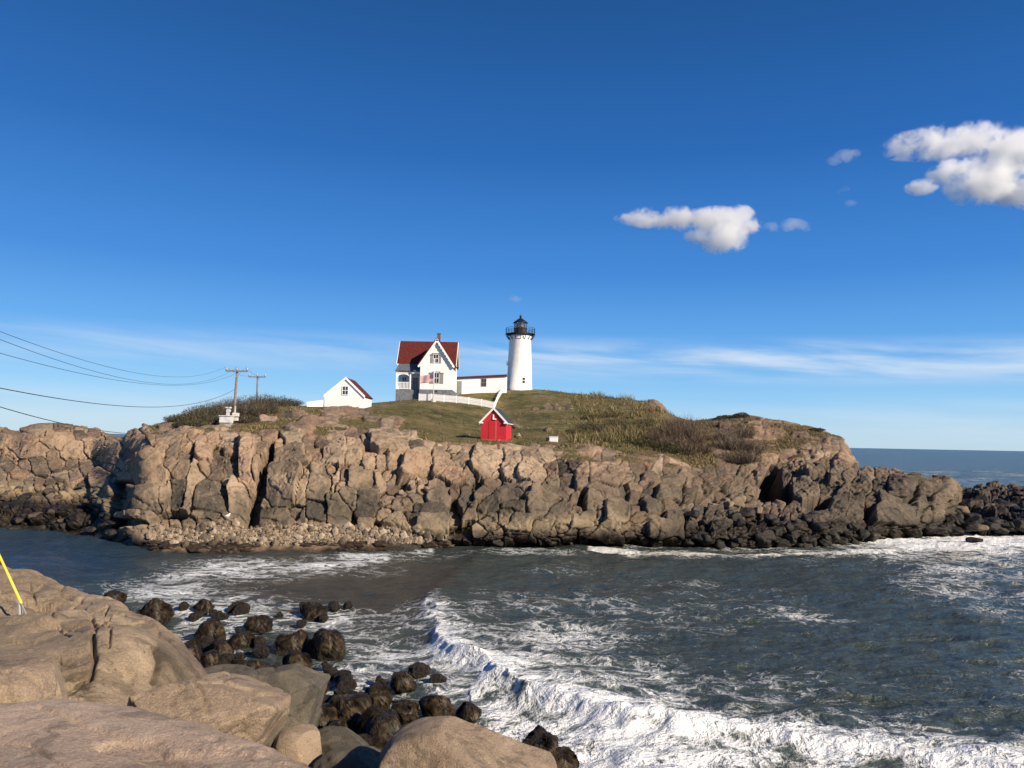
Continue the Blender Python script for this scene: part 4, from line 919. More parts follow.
for i, (px, Y, rx, h) in enumerate([(668,84,1.8,2.1),(655,82,1.4,1.4),(681,84,1.8,2.4),(693,83,1.7,2.2),(685,92,1.8,2.0),(672,93,1.4,1.5),(702,79,1.3,1.2),(684,77,1.4,1.3),(664,78,1.3,1.1),(678,79,1.5,1.6)]):
    shrub(gpt(px, Y), rx * 1.1, rx, h, 560, 420, 80 + i, M_TWIG, M_LEAF_B, "bare brown twiggy shrub in the dip left of the right headland", "bare shrubs in the dip")
for i, (px, Y, rx, h) in enumerate([(728,82,1.7,1.8),(740,82,1.9,2.1),(752,82,1.6,1.6),(735,78,1.6,1.4),(748,78,1.5,1.3),(722,86,1.4,1.2),(744,88,1.6,1.4)]):
    shrub(gpt(px, Y), rx * 1.1, rx, h * .85, 480, 420, 110 + i, M_TWIG_L, M_LEAF_B, "greyish brown shrub on the face of the right headland", "shrubs on the right headland")
for px, Y, rx, h, lab in [(741,101,1.1,.65,"small dark green bush on the very top of the right headland"),(726,103,1.3,.4,"low green bush left of the headland's topmost bush"),(817,94.5,1.0,.4,"low green bush on the headland skyline far right")]:
    shrub(gpt(px, Y), rx, rx, h, 120, 1400, int(px), M_TWIG_G, M_LEAF, lab, "green bushes on the headland skyline")
for i, (px, Y, rx, h) in enumerate([(640,79,1.6,.7),(655,78,1.6,.7),(620,79,1.5,.55),(670,77,1.4,.7)]):
    shrub(gpt(px, Y), rx * 1.3, rx, h, 120, 1800, 150 + i, M_TWIG_G, M_LEAF, "low green clump along the cliff brow below the tall grass", "green clumps on the brow")

for i, (px, Y, rx, h) in enumerate([(588,92,1.3,.8),(602,88,1.5,.9),(617,95,1.6,.9),(632,90,1.5,1.0),(643,97,1.5,.8),(611,104,1.6,.8),(650,88,1.4,.9),(592,103,1.4,.6),(626,84,1.4,.6),(577,87,1.2,.5)]):
    shrub(gpt(px, Y), rx * 1.2, rx, h, 220, 1100, 180 + i, M_TWIG, M_LEAF_O, "low olive shrub scattered through the tall tan grass", "olive shrubs in the tall grass")

# ------------------------------------------------------------------ buildings
M_WHITE = flat_mat("white_painted_boards", (.80, .79, .76), .6, .05, 1.5, .3)
M_TOWER = flat_mat("white_painted_iron", (.80, .79, .76), .5, .07, .9, .35)
M_TRIM = flat_mat("white_trim", (.82, .81, .79), .5, .03)
M_REDROOF = flat_mat("red_shingles", (.100, .019, .016), .8, .22, 2.5, .2, .4)
M_GREYF = flat_mat("grey_foundation_stone", (.16, .165, .185), .9, .25, 3, .2, .4)
M_SLATE = flat_mat("slate_porch_roof", (.11, .115, .13), .8, .2)
M_BLACK = flat_mat("black_painted_iron", (.012, .012, .014), .45, .2, 3, .4)
M_GLASSD = flat_mat("dark_window_glass", (.03, .036, .042), .08, .1, 2, .6)
M_SHUT = flat_mat("grey_shutters", (.23, .225, .21), .7, .1)
M_DOORG = flat_mat("grey_green_door", (.20, .215, .19), .6, .08)
M_BRICK = flat_mat("chimney_brick", (.15, .09, .07), .9, .3, 5)
M_RED = flat_mat("red_painted_brick", (.52, .026, .036), .6, .12, 4, .3, .15)
M_REDL = flat_mat("paler_red_paint", (.56, .085, .085), .55, .08)
M_DKROOF = flat_mat("dark_green_roof", (.035, .050, .048), .7, .2)
M_WOOD = flat_mat("weathered_pole_wood", (.20, .16, .125), .9, .25, 6)
M_METAL = flat_mat("grey_metal", (.33, .33, .33), .45, .1, 3, .4)
M_CABLE = flat_mat("grey_cable", (.07, .075, .08), .6)
M_YEL = flat_mat("yellow_plastic", (.75, .55, .04), .4, .06, 3, .5)
M_BOXW = flat_mat("weathered_white_box", (.56, .55, .52), .7, .2, 3)
M_STONE = flat_mat("pale_stone", (.50, .45, .38), .9, .2, 5)

for m_, sc_, amt_, c_ in ((M_TOWER, (1.3, 1.3, .12), .30, (.50, .42, .33)), (M_WHITE, (1.1, 1.1, .2), .22, (.55, .52, .47))):
    t = NT(m_.node_tree); bs = t.n['Principled BSDF']; src = bs.inputs['Base Color'].links[0].from_socket; p = t.pos()
    c = t.mix(t.maprange(t.noise(t.scale(p, sc_), 1.6, 5, .65), .52, .70, 0.0, amt_), src, c_)
    if m_ is M_WHITE: c = t.mix(t.maprange(t.math('FRACT', t.math('MULTIPLY', t.sep(p)[2], 5.0)), .0, .16, .30, 0.0), c, (.40, .40, .40))
    t.put(bs.inputs['Base Color'], c)
def window(parent, x, y, z, w, h, shutters=0.0, hood=False, mull=True, fm=M_TRIM):
    """a sash window on a wall facing -y at local (x, y, z = centre)"""
    f = .07; m = MB()
    for sx in (-1, 1): m.box((x + sx * (w / 2 - f / 2), y - .04, z), (f, .09, h))
    for sz in (-1, 1): m.box((x, y - .04, z + sz * (h / 2 - f / 2)), (w - 2 * f - .004, .09, f))
    if mull: m.box((x, y - .042, z), (w - 2 * f - .004, .07, f * .9)); m.box((x, y - .046, z), (f * .6, .05, h - 2 * f - .004))
    wf = m.build("window", fm, parent)
    MB().box((x, y - .012, z), (w - 2 * f + .02, .03, h - 2 * f + .02)).build("pane", M_GLASSD, wf)
    if shutters:
        for sx in (-1, 1):
            m = MB().box((x + sx * (w / 2 + shutters / 2 + .01), y - .03, z), (shutters, .05, h))
            m.build("shutter", M_SHUT, parent)
    if hood:
        m = MB(); m.box((x, y - .06, z + h / 2 + .10), (w + .25, .12, .13))
        for sx in (-1, 1): m.box((x + sx * (w / 2 + shutters * .55), y - .06, z + h / 2 - .12), (shutters + .12, .11, .12)); m.box((x + sx * (w / 2 + .06), y - .065, z + h / 2 - .01), (.13, .10, .26))
        m.build("window_hood", M_SHUT, parent)

# lighthouse
k = 136 / F; tb = V(519.3, 389.5, 136)
lh = empty("lighthouse", tb, 0, "white tapered lighthouse tower with black gallery and lantern on the hilltop", "lighthouse")
rb, rt, ht = 12.7 * k, 10.9 * k, 54 * k
MB().lathe([(rb + .05, -2.5), (rb + .05, .25), (rb, .3), (rb * .5 + rt * .5 + .02, ht * .5), (rt, ht - .5), (rt + .1, ht - .35), (rt + .1, ht)], 48).build("tower", M_TOWER, lh, True)
g = MB().lathe([(rt + .2, ht), (rt + .72, ht + .24), (rt + .72, ht + .34), (.5, ht + .37)], 40)
for i in range(16):
    a = 2 * math.pi * i / 16; ca, sa = math.cos(a), math.sin(a)
    g.bar((ca * (rt + .06), sa * (rt + .06), ht - .75), (ca * (rt + .7), sa * (rt + .7), ht + .15), .09)
g.build("gallery", M_BLACK, lh)
g = MB(); R = rt + .66; z0 = ht + .36
for i in range(20):
    a, b = 2 * math.pi * i / 20, 2 * math.pi * (i + 1) / 20
    pa, pb = (R * math.cos(a), R * math.sin(a)), (R * math.cos(b), R * math.sin(b))
    g.bar((*pa, z0), (*pa, z0 + 1.02), .055)
    for zz_ in (.34, .67, 1.0): g.bar((*pa, z0 + zz_), (*pb, z0 + zz_), .045)
g.build("railing", M_BLACK, lh)
lr = 6.7 * k
MB().lathe([(lr, z0), (lr, z0 + .95), (lr + .1, z0 + .98), (lr + .1, z0 + 1.05), (.2, z0 + 1.06)], 10).build("parapet", M_BLACK, lh)
g = MB()
for i in range(10):
    a = 2 * math.pi * (i + .5) / 10; g.bar((lr * math.cos(a) * .98, lr * math.sin(a) * .98, z0 + 1.05), (lr * math.cos(a) * .98, lr * math.sin(a) * .98, z0 + 1.95), .085)
g.build("lantern_frame", M_BLACK, lh)
gm, gt, gb = new_mat("lantern_glass"); gb.inputs['Transmission Weight'].default_value = .92; gb.inputs['Roughness'].default_value = .02; gb.inputs['Base Color'].default_value = (.9, .93, .95, 1)
MB().lathe([(lr * .93, z0 + 1.06), (lr * .93, z0 + 1.94)], 10).build("lantern_glass", gm, lh)
MB().lathe([(.22, z0 + 1.06), (.42, z0 + 1.25), (.46, z0 + 1.5), (.36, z0 + 1.75), (.15, z0 + 1.85)], 14).build("lens", flat_mat("lens", (.35, .20, .16), .2), lh, True)
MB().lathe([(lr + .16, z0 + 1.95), (lr + .12, z0 + 2.05), (lr * .55, z0 + 2.55), (.2, z0 + 2.85), (.13, z0 + 2.98)], 20).build("lantern_roof", M_BLACK, lh)
MB().ball((0, 0, z0 + 3.16), .23).bar((0, 0, z0 + 3.2), (0, 0, z0 + 3.75), .03).build("ventilator_ball", M_BLACK, lh, True)
for px_, py_, w_, h_ in [(523.6, 381.2, .62, 1.15)]:
    z = (389.5 - py_) * k; x = (px_ - 519.6) * k; rr = rb + (rt - rb) * z / ht; a = math.asin(max(-1, min(1, x / rr)))
    wn = MB().box((0, 0, 0), (w_, .16, h_)).build("window", M_TRIM, lh); wn.location = (x, -rr * math.cos(a), z); wn.rotation_euler = (0, 0, a)
    pn = MB().box((0, -.085, .27), (w_ - .16, .02, h_ / 2 - .14)).box((0, -.085, -.27), (w_ - .16, .02, h_ / 2 - .14)).build("pane", M_GLASSD, wn)
dr = MB().box((0, 0, 0), (.55, .25, .75)).build("window", M_TRIM, lh); dr.location = (-rb * .965, -.6, 4.6); dr.rotation_euler = (0, 0, math.radians(-75))

# keeper's house
HY = 122.0; hb = V(425.5, 403, HY)
hs = empty("keepers_house", hb, 0, "white keeper's house with steep red roof and grey foundation left of the lighthouse", "house")
def L(px, py, Y): return Vector(P(px, py, Y)) - hb
yF, yM, yB = 0.0, 3.0, 8.6
x0, x1 = L(398.6, 380, HY + yM).x, L(454.2, 380, HY + yM).x
wx0, wx1 = L(420, 380, HY).x, L(452.4, 380, HY).x
zf = L(420, 389.3, HY).z; zf2 = L(405, 388, HY + 1.5).z
ze = L(400, 361.5, HY + yM).z; zr = L(430, 342.2, HY + (yM + yB) / 2).z
wapx = (wx0 + wx1) / 2; wzr = L(436.6, 338.6, HY).z; wze = L(420, 362.5, HY).z
f = MB().box(((x0 + x1) / 2, (yM + yB) / 2, zf / 2 - .8), (x1 - x0 + .12, yB - yM + .12, zf + 1.6)).box((wapx, (yF + yM) / 2 - .03, zf / 2 - .8), (wx1 - wx0 + .12, yM - yF + .06, zf + 1.6))
f.build("foundation", M_GREYF, hs)
w = MB()
def gable(m, xa, xb, ya, yb, zb, zw, zt, along):
    if along == 'y':
        xm = (xa + xb) / 2; m.prism([(xa, ya, zb), (xb, ya, zb), (xb, ya, zw), (xm, ya, zt), (xa, ya, zw)], (0, yb - ya, 0))
    else:
        ym = (ya + yb) / 2; m.prism([(xa, ya, zb), (xa, ya, zw), (xa, ym, zt), (xa, yb, zw), (xa, yb, zb)], (xb - xa, 0, 0))
gable(w, x0, x1, yM, yB, zf, ze, zr - .1, 'x'); w.build("main_wall", M_WHITE, hs)
w = MB(); gable(w, wx0, wx1, yF, yM + 2.5, zf, wze, wzr - .12, 'y'); w.build("gable_wall", M_WHITE, hs)
def slope(m, a, b, ext, t):
    """a roof slab: edge a->b (eave to ridge), extruded by ext, thickness t below"""
    a, b, ext = Vector(a), Vector(b), Vector(ext); n = (b - a).cross(ext).normalized()
    if n.z < 0: n = -n
    m.prism([a, b, b + n * t, a + n * t], ext)
ym = (yM + yB) / 2; ov = .35; sl = (zr - ze) / (ym - yM)
r = MB(); slope(r, (x0 - .3, yM - ov, ze - ov * sl), (x0 - .3, ym, zr), (x1 - x0 + .6, 0, 0), .16); slope(r, (x0 - .3, yB + ov, ze - ov * sl), (x0 - .3, ym - .001, zr + .003), (x1 - x0 + .6, 0, 0), .16)
r.build("main_roof", M_REDROOF, hs)
ws = (wzr - wze) / (wapx - wx0); r = MB(); ovx = .42
slope(r, (wx0 - ovx, yF - .4, wze - ovx * ws), (wapx, yF - .4, wzr), (0, ym - yF + .4, 0), .15); slope(r, (wx1 + ovx, yF - .4, wze - ovx * ws), (wapx + .001, yF - .4, wzr + .003), (0, ym - yF + .4, 0), .15)
r.build("gable_roof", M_REDROOF, hs)
vb = MB()
for s, xe in ((-1, wx0 - ovx), (1, wx1 + ovx)):
    a, b = Vector((xe, yF - .45, wze - ovx * ws - .02)), Vector((wapx, yF - .45, wzr - .02)); n = Vector((-(b - a).z, 0, (b - a).x)).normalized() * (1 if s < 0 else -1)
    vb.prism([a - n * .02, b - n * .02 + Vector((0, 0, 0)), b - n * .30, a - n * .30], (0, .08, 0))
    for j in range(9):
        q = a.lerp(b, (j + .5) / 9.3) - n * .36; vb.box((q.x, q.y + .04, q.z), (.12, .06, .12))
vb.build("vergeboard", M_TRIM, hs)
tr = MB().box(((x0 + x1) / 2, yM - ov - .03, ze - ov * sl - .02), (x1 - x0 + .6, .08, .26)); 
for xx in (x0 - .33, x1 + .33):
    slope(tr, (xx - .04, yM - ov - .02, ze - ov * sl - .12), (xx - .04, ym, zr - .10), (.08, 0, 0), .22); slope(tr, (xx - .04, yB + ov, ze - ov * sl - .12), (xx - .04, ym, zr - .10), (.08, 0, 0), .22)
tr.build("eaves_trim", M_TRIM, hs)
cx = L(438.6, 340, HY + ym).x; ct = L(438.5, 334.8, HY + ym).z
MB().box((cx, ym + .3, (ct + zr) / 2 - .6), (.52, .52, ct - zr + 1.6)).box((cx, ym + .3, ct + .22), (.64, .64, .14)).build("chimney", M_BRICK, hs)
for (pa, pb, pt, pbm, sh) in [(433.2, 438.6, 354.0, 363.2, .40), (433.6, 439.2, 372.5, 383.6, .62)]:
    a, b = L(pa, pt, HY), L(pb, pbm, HY); window(hs, (a.x + b.x) / 2, yF, (a.z + b.z) / 2, b.x - a.x, a.z - b.z, sh, True)
MB().box((L(435.5, 390.5, HY).x, yF - .065, zf - .28), (.6, .04, .3)).build("cellar_window", M_GLASSD, hs)
# porch in the corner left of the gable
pz = L(405, 371.6, HY + 1.2).z; px0 = x0 - .1; px1 = wx0 - .003; yP = .9
MB().box(((px0 + px1) / 2, (yP + yM) / 2 - .035, zf / 2 - .8), (px1 - px0, yM - yP - .07, zf + 1.55)).build("porch_base", M_GREYF, hs)
r = MB(); slope(r, (px0 - .15, yP - .25, pz), (px0 + .25, yM - .003, pz + 1.55), (px1 - px0 + .14, 0, 0), .12); r.build("porch_roof", M_SLATE, hs)
m = MB().box(((px0 + px1) / 2, yP + .02, pz - .16), (px1 - px0, .14, .26))
pp = L(410.3, 380, HY + yP).x
for xx in (px0 + .1, pp): m.box((xx, yP + .02, (zf + pz - .3) / 2), (.2, .2, pz - .3 - zf))
m.build("porch_posts", M_TRIM, hs)
m = MB(); a0, a1 = px0 + .2, pp - .1; am = (a0 + a1) / 2; hw = (a1 - a0) / 2; zt_ = pz - .29
pts = [(a0, yP, zt_), (a1, yP, zt_), (a1, yP, zt_ - .75)] + [(am + hw * math.cos(t_), yP, zt_ - .75 + .6 * math.sin(t_)) for t_ in np.linspace(.12, math.pi - .12, 9)] + [(a0, yP, zt_ - .75)]
m.prism(pts, (0, .06, 0)); m.build("porch_arch", M_TRIM, hs)
m = MB(); rzt = L(405, 382.3, HY + yP).z
m.box((am, yP + .03, rzt), (a1 - a0, .08, .09)).box((am, yP + .03, zf + .12), (a1 - a0, .08, .09))
for j in range(9): m.box((a0 + (j + .5) * (a1 - a0) / 9, yP + .03, (rzt + zf) / 2), (.11, .04, rzt - zf - .1))
m.build("porch_railing", M_TRIM, hs)
MB().box((L(415.5, 380, HY + yM).x, yM - .03, zf + 1.05), (1.0, .08, 2.1)).build("door", M_SHUT, hs)
a = L(404.5, 378, HY + yM); window(hs, a.x, yM, zf + 1.5, .8, 1.4)

# passage between house and tower
wy = 131.0; cb = V(480, 392, wy)
cw = empty("covered_passage", cb, 0, "low white covered passage with thin red roof joining house and lighthouse", "passage")
def Lc(px, py, Y=wy): return Vector(P(px, py, Y)) - cb
xa, xb = Lc(453.5, 380).x, Lc(507, 380).x; za, zb = Lc(454, 379.3).z, Lc(505, 376.6).z
MB().prism([(xa, 0, -2.5), (xb, 0, -2.5), (xb, 0, zb), (xa, 0, za)], (0, 2.4, 0)).build("wall", M_WHITE, cw)
r = MB(); r.prism([(xa - .1, -.25, za + .02), (xb, -.25, zb + .02), (xb, -.25, zb + .17), (xa - .1, -.25, za + .17)], (0, 2.9, 0)); r.prism([(xa - .1, -.1, za + .172), (xb, -.1, zb + .172), (xb, 1.2, zb + .5), (xa - .1, 1.2, za + .5)], (0, .002, 0))
r.build("roof", M_REDROOF, cw)
a, b = Lc(457.3, 381), Lc(461.6, 394); dr = MB().box(((a.x + b.x) / 2, -.03, (a.z + b.z) / 2), (b.x - a.x, .07, a.z - b.z)).build("door", M_DOORG, cw); MB().ball((b.x - .1, -.09, (a.z + b.z) / 2), .05).build("handle", M_BLACK, dr)
a, b = Lc(481.2, 378.6), Lc(486.4, 386.6); window(cw, (a.x + b.x) / 2, 0, (a.z + b.z) / 2, b.x - a.x, a.z - b.z, fm=M_SHUT)

# white outbuilding at left
oy = 98.0; ob = V(347, 408, oy)
og = empty("gabled_outbuilding", ob, 0, "small white gabled building with one dark window left of the keeper's house", "outbuilding")
def Lo(px, py, Y=oy): return Vector(P(px, py, Y)) - ob
xa, xb, xm = Lo(324.6, 395).x, Lo(364.4, 395).x, Lo(346, 380).x; zw = Lo(347, 396.3).z; zt = Lo(346, 378.3).z; dy_ = 5.2
m = MB(); m.prism([(xa, 0, -2), (xb, 0, -2), (xb, 0, zw), (xm, 0, zt), (xa, 0, zw)], (0, dy_, 0)); m.build("wall", M_WHITE, og)
sl_ = (zt - zw) / (xm - xa); r = MB(); slope(r, (xa - .08, -.12, zw - .08 * sl_), (xm, -.12, zt), (0, dy_ + .24, 0), .13); slope(r, (xb + .10, -.12, zw - .10 * sl_), (xm + .001, -.12, zt + .003), (0, dy_ + .24, 0), .13); r.build("roof", M_REDROOF, og)
tr = MB()
for xe in (xa - .09, xb + .11):
    a, b = Vector((xe, -.17, zw - .09 * sl_)), Vector((xm, -.17, zt)); tr.prism([a + Vector((0, 0, .19)), b + Vector((0, 0, .19)), b - Vector((0, 0, .14)), a - Vector((0, 0, .14))], (0, .05, 0))
tr.build("trim", M_TRIM, og)
a, b = Lo(342.3, 386), Lo(348.4, 395); window(og, (a.x + b.x) / 2, 0, (a.z + b.z) / 2, b.x - a.x, a.z - b.z)
m = MB(); p1 = V(324.6, 402, 98.2); e0 = V(307, 404.0, 97)
m.prism([(e0.x, e0.y, e0.z - 1.5), (p1.x, p1.y, p1.z - 2), (p1.x, p1.y, V(324.6, 399.8, 98.2).z), (e0.x, e0.y, e0.z + .25)], (0, .25, 0))
tag(m.build("low_wall", M_WHITE), "low white wall sloping away left of the small white gabled building", "wall")

# red shed
sY = 77.5; sb = V(493.2, 443.2, sY); sb.z = ground(493, sY + .6) - .05
rs = empty("red_shed", sb, math.radians(-11), "small bright red shed with white gable trim standing alone on the grass", "shed")
hw, dp = 1.30, 2.7; zw = V(493, 421.6, sY).z - sb.z; zt = V(493, 408.2, sY).z - sb.z
m = MB(); m.prism([(-hw, 0, -.7), (hw, 0, -.7), (hw, 0, zw), (0, 0, zt), (-hw, 0, zw)], (0, dp, 0)); m.build("wall", M_RED, rs)
sl_ = (zt - zw) / hw; r = MB(); ox = .16
slope(r, (-hw - ox, -.14, zw - ox * sl_), (0, -.14, zt), (0, dp + .28, 0), .08); slope(r, (hw + ox, -.14, zw - ox * sl_), (.001, -.14, zt + .003), (0, dp + .28, 0), .08); r.build("roof", M_DKROOF, rs)
tr = MB()
for s in (-1, 1):
    a, b = Vector((s * (hw + ox), -.19, zw - ox * sl_ + .10)), Vector((0, -.19, zt + .12)); tr.prism([a, b, b - Vector((0, 0, .26)), a - Vector((0, 0, .26))], (0, .05, 0))
    tr.box((s * (hw - .02), -.14, zw - .13), (.40, .20, .15)); tr.box((s * (hw + .09), dp / 2, zw - .16), (.16, dp + .2, .13))
tr.build("trim", M_TRIM, rs)
MB().box((-.17, -.008, .95), (.62, .03, 1.95)).build("door", M_RED, rs); MB().box((.23, -.01, .95), (.16, .04, 1.95)).build("door_edge", M_REDL, rs)
MB().box((-.02, -.04, zt - .90), (.13, .09, .52)).box((.09, -.05, zt - 1.10), (.34, .11, .12)).build("gable_lamp", M_TRIM, rs)
MB().box((0, -.02, .03), (hw * 2 + .06, .06, .14)).build("sill_board", M_REDL, rs)

# white box on the grass
bY = 78.0; bb = gpt(553.5, bY); bb.z -= .12
bx = empty("storage_box", bb, math.radians(-8), "small white box with dark left side on the grass right of the red shed", "box")
MB().box((0, .3, .28), (.82, .6, .62)).build("body", M_TRIM, bx); MB().box((.0, .3, .615), (.9, .68, .05)).build("lid", M_TRIM, bx); MB().box((-.60, .3, .24), (.36, .6, .52)).build("shade_block", M_BLACK, bx)  # black block stands in for the shaded left side of the box

# picket fence
fr = [gpt(418, 117.4), gpt(443, 117.5), gpt(468, 117.7), gpt(493.5, 117.9)]; sr = [gpt(495.6, 123), gpt(498.4, 127.5), gpt(501.6, 132)]
line = fr + sr; fence = empty("picket_fence", fr[0], 0, "white picket fence running below the keeper's house then uphill to the lighthouse", "fence")
def lay(a, b, n): return [(lambda x, y: Vector((x, y, 0)))(*(a.lerp(b, i / n)).xy) for i in range(n)]
def gz(p): 
    px_ = float(proj(np.array([p.x, p.y, CAM_Z]))[0]); return ground(px_, p.y)
pts_ = []
for a, b in zip(line, line[1:]): pts_ += lay(a, b, 2)
pts_.append(Vector((line[-1].x, line[-1].y, 0)))
pts_ = [Vector((p.x, p.y, gz(p))) for p in pts_]; o = fr[0]
for i, p in enumerate(pts_):
    q = p - o; FH = 1.08 if i <= 6 else .82; MB().box((q.x, q.y, q.z + FH / 2 - .2), (.13, .13, FH + .5)).build("post", M_TRIM, fence)
    if i == len(pts_) - 1: break
    b = pts_[i + 1] - o; m = MB(); d = b - q; Ln = d.xy.length; ang = math.atan2(d.y, d.x); nn = int(Ln / .15); off = Vector((math.sin(ang), -math.cos(ang), 0)) * .075
    for j in range(nn):
        c = q + d * ((j + .5) / nn) + off; m.box((c.x, c.y, c.z + FH / 2 + .02), (.105, .03, FH - .06), ang)
    for hz_ in (.28, .78): m.bar(q + Vector((0, 0, hz_)), b + Vector((0, 0, hz_)), .05, .09)
    m.build("picket_panel", M_TRIM, fence)

# flagpole and flag
fb = gpt(432.3, 116.5); fp = empty("flagpole", fb, 0, "thin white flagpole on a pale stone footing in front of the keeper's house", "flagpole")
ftop = V(432.6, 360, 116.5).z - fb.z
MB().bar((0, 0, -.2), (0, 0, ftop), 0, r=.075, r2=.045, n=8).build("pole", M_TRIM, fp, True); MB().ball((0, 0, ftop + .08), .1).build("finial", M_TRIM, fp, True)
MB().lathe([(.42, -.4), (.40, .1), (.30, .42), (.20, .55)], 8).build("footing", M_STONE, fp)
m, t, bs = new_mat("striped_flag"); sx_, sy_, sz_ = t.sep(t.obj())
st_ = t.math('GREATER_THAN', t.math('FRACT', t.math('MULTIPLY', sz_, 13 / 1.2 / 2)), .5); can = t.math('MULTIPLY', t.math('LESS_THAN', t.math('ABSOLUTE', sx_), .6), t.math('GREATER_THAN', sz_, .55))
finish(t, bs, t.mix(can, t.mix(st_, (.62, .55, .53), (.40, .06, .07)), (.08, .09, .18)), .8)
uu_, vv_ = np.meshgrid(np.linspace(0, 1, 24), np.linspace(0, 1, 12), indexing='ij')
fl = np.stack([-uu_ * 1.95, .14 * np.sin(uu_ * 9 + vv_) * uu_, vv_ * 1.2 - .30 * uu_ ** 1.5 + .03 * np.sin(uu_ * 9)], -1)
flag = link("flag", grid_mesh("flag", fl), m); flag.location = fb + Vector((-.07, 0, V(432, 382.0, 116.5).z - fb.z)); sd_ = flag.modifiers.new("thickness", 'SOLIDIFY'); sd_.thickness = .012
tag(flag, "red and white striped flag with a blue corner flying left from the flagpole", "flag")

# utility poles on the island
def upole(px0_, py0_, px1_, py1_, Y, arm_px, lab, ins=3):
    a, b = V(px0_, py0_, Y), V(px1_, py1_, Y); root = empty("utility_pole", a, 0, lab, "utility pole", "utility poles"); v = b - a
    MB().bar((0, 0, -1.2), v, 0, r=.15, r2=.10, n=10).build("pole", M_WOOD, root, True)
    h = arm_px * Y / F; ca = v - Vector((0, 0, .28)); ar = MB().box((ca.x, ca.y - .16, ca.z), (h, .11, .13)).build("crossarm", M_WOOD, root)
    for j in range(ins):
        x = ca.x + (-.47 + .94 * j / (ins - 1)) * h if ins > 1 else ca.x
        MB().lathe([(.05, 0), (.10, .06), (.10, .14), (.06, .2), (.08, .26), (.03, .33)], 8, (x, ca.y - .16, ca.z + .065)).build("insulator", M_METAL, root, True)
    br = MB()
    for s in (-1, 1): br.bar((ca.x + s * h * .25, ca.y - .22, ca.z), (ca.x, ca.y - .14, ca.z - .55), .035)
    br.build("brace", M_METAL, root); return root, a + ca
p1, arm1 = upole(233, 420.5, 237.4, 368.3, 73.0, 22, "near wooden utility pole with crossarm beside the two white boxes")
p2, arm2 = upole(257, 408, 257.6, 374.8, 95.0, 17, "far wooden utility pole with crossarm rising from the thicket", 3)
# white equipment boxes at the foot of the near pole
eb = V(226.3, 422.8, 71.5); e = empty("equipment_box", eb, 0, "wide white equipment box with a capped post on top left of the near utility pole", "equipment box")
kk = 71.5 / F; MB().box((0, 0, 3.2 * kk), (11 * kk, .8, 6.2 * kk)).build("cabinet", M_BOXW, e); MB().box((0, 0, 6.9 * kk), (12 * kk, .95, .9 * kk)).build("roof", M_BOXW, e)
MB().bar((.1, 0, 7.3 * kk), (.15, 0, 14.5 * kk), .24).box((.15, 0, 12 * kk), (.32, .3, 2.4 * kk)).box((.15, 0, 15.2 * kk), (.44, .4, .13)).build("post", M_BOXW, e); MB().box((0, 0, -.4), (1.0, .6, .8)).build("base", M_METAL, e)
eb2 = V(235.6, 419.0, 72.2); e2 = empty("pole_box", eb2, 0, "smaller white box on two levels strapped to the foot of the near utility pole", "equipment box")
MB().box((0, 0, 0), (4.4 * kk, .4, 3.2 * kk)).build("lower_box", M_BOXW, e2); MB().box((0, 0, 4.4 * kk), (5.6 * kk, .42, 3.6 * kk)).build("upper_box", M_BOXW, e2); MB().bar((-.1, .05, 6 * kk), (-.08, .05, 13 * kk), .1).build("conduit", M_BOXW, e2)

# mainland pole out of frame at left that carries the cables, with its yellow guy guard
mb_ = V(-150, 610, 16); mp = empty("utility_pole", mb_, 0, "tall wooden utility pole on the near ledge at left holding the cables", "utility pole")
mtop = V(-150, 200, 16); MB().bar((0, 0, -1.5), mtop - mb_, 0, r=.16, r2=.11, n=12).build("pole", M_WOOD, mp, True)
zt_ = V(-150, 258, 16).z - mb_.z; MB().box((0, -.2, zt_), (2.4, .11, .13)).build("crossarm", M_WOOD, mp)
def wire(name, a, b, sag, r, lab, grp, n=60):
    a, b = np.array(a), np.array(b); t_ = np.linspace(0, 1, n)[:, None]; p = a + (b - a) * t_; p[:, 2] -= (sag * 4 * t_ * (1 - t_))[:, 0]
    tn = np.gradient(p, axis=0); tn /= np.linalg.norm(tn, axis=1, keepdims=True); s = np.cross(tn, [0, 0, 1.0]); s /= np.linalg.norm(s, axis=1, keepdims=True); u = np.cross(s, tn)
    v = np.stack([p + r * (s * math.cos(k) + u * math.sin(k)) for k in np.linspace(0, 2 * math.pi, 7)[:6]], 1)
    f = [(i * 6 + k, i * 6 + (k + 1) % 6, (i + 1) * 6 + (k + 1) % 6, (i + 1) * 6 + k) for i in range(n - 1) for k in range(6)]
    return tag(link(name, np_mesh(name, v.reshape(-1, 3), f), M_CABLE), lab, "cable", grp)
def fit_sag(a, b, x, y):
    """sag that carries the wire through the given height at the left edge of the picture"""
    a, b = np.array(a), np.array(b); t_ = np.linspace(0, 1, 400)[:, None]; p = a + (b - a) * t_; lo, hi = -2.0, 14.0
    for _ in range(40):
        s = (lo + hi) / 2; q = p.copy(); q[:, 2] -= (s * 4 * t_ * (1 - t_))[:, 0]; u, v = proj(q); i = int(np.argmin(np.abs(u - x)))
        if v[i] > y: hi = s
        else: lo = s
    return s
hh = 10.6 * 73 / F
def fit(mk, b, y0, x1, y1):
    """height of the near end and the sag that carry the wire through two heights"""
    best = None
    for yy in np.arange(y0 - 110, y0 + 5, 2.0):
        a = mk(yy); s = fit_sag(a, b, x1, y1); t_ = np.linspace(0, 1, 400)[:, None]; p = np.array(a) + (np.array(b) - np.array(a)) * t_; p[:, 2] -= (s * 4 * t_ * (1 - t_))[:, 0]
        u, v = proj(p); e = abs(v[int(np.argmin(np.abs(u)))] - y0)
        if best is None or e < best[0]: best = (e, a, s)
    return best[1:]
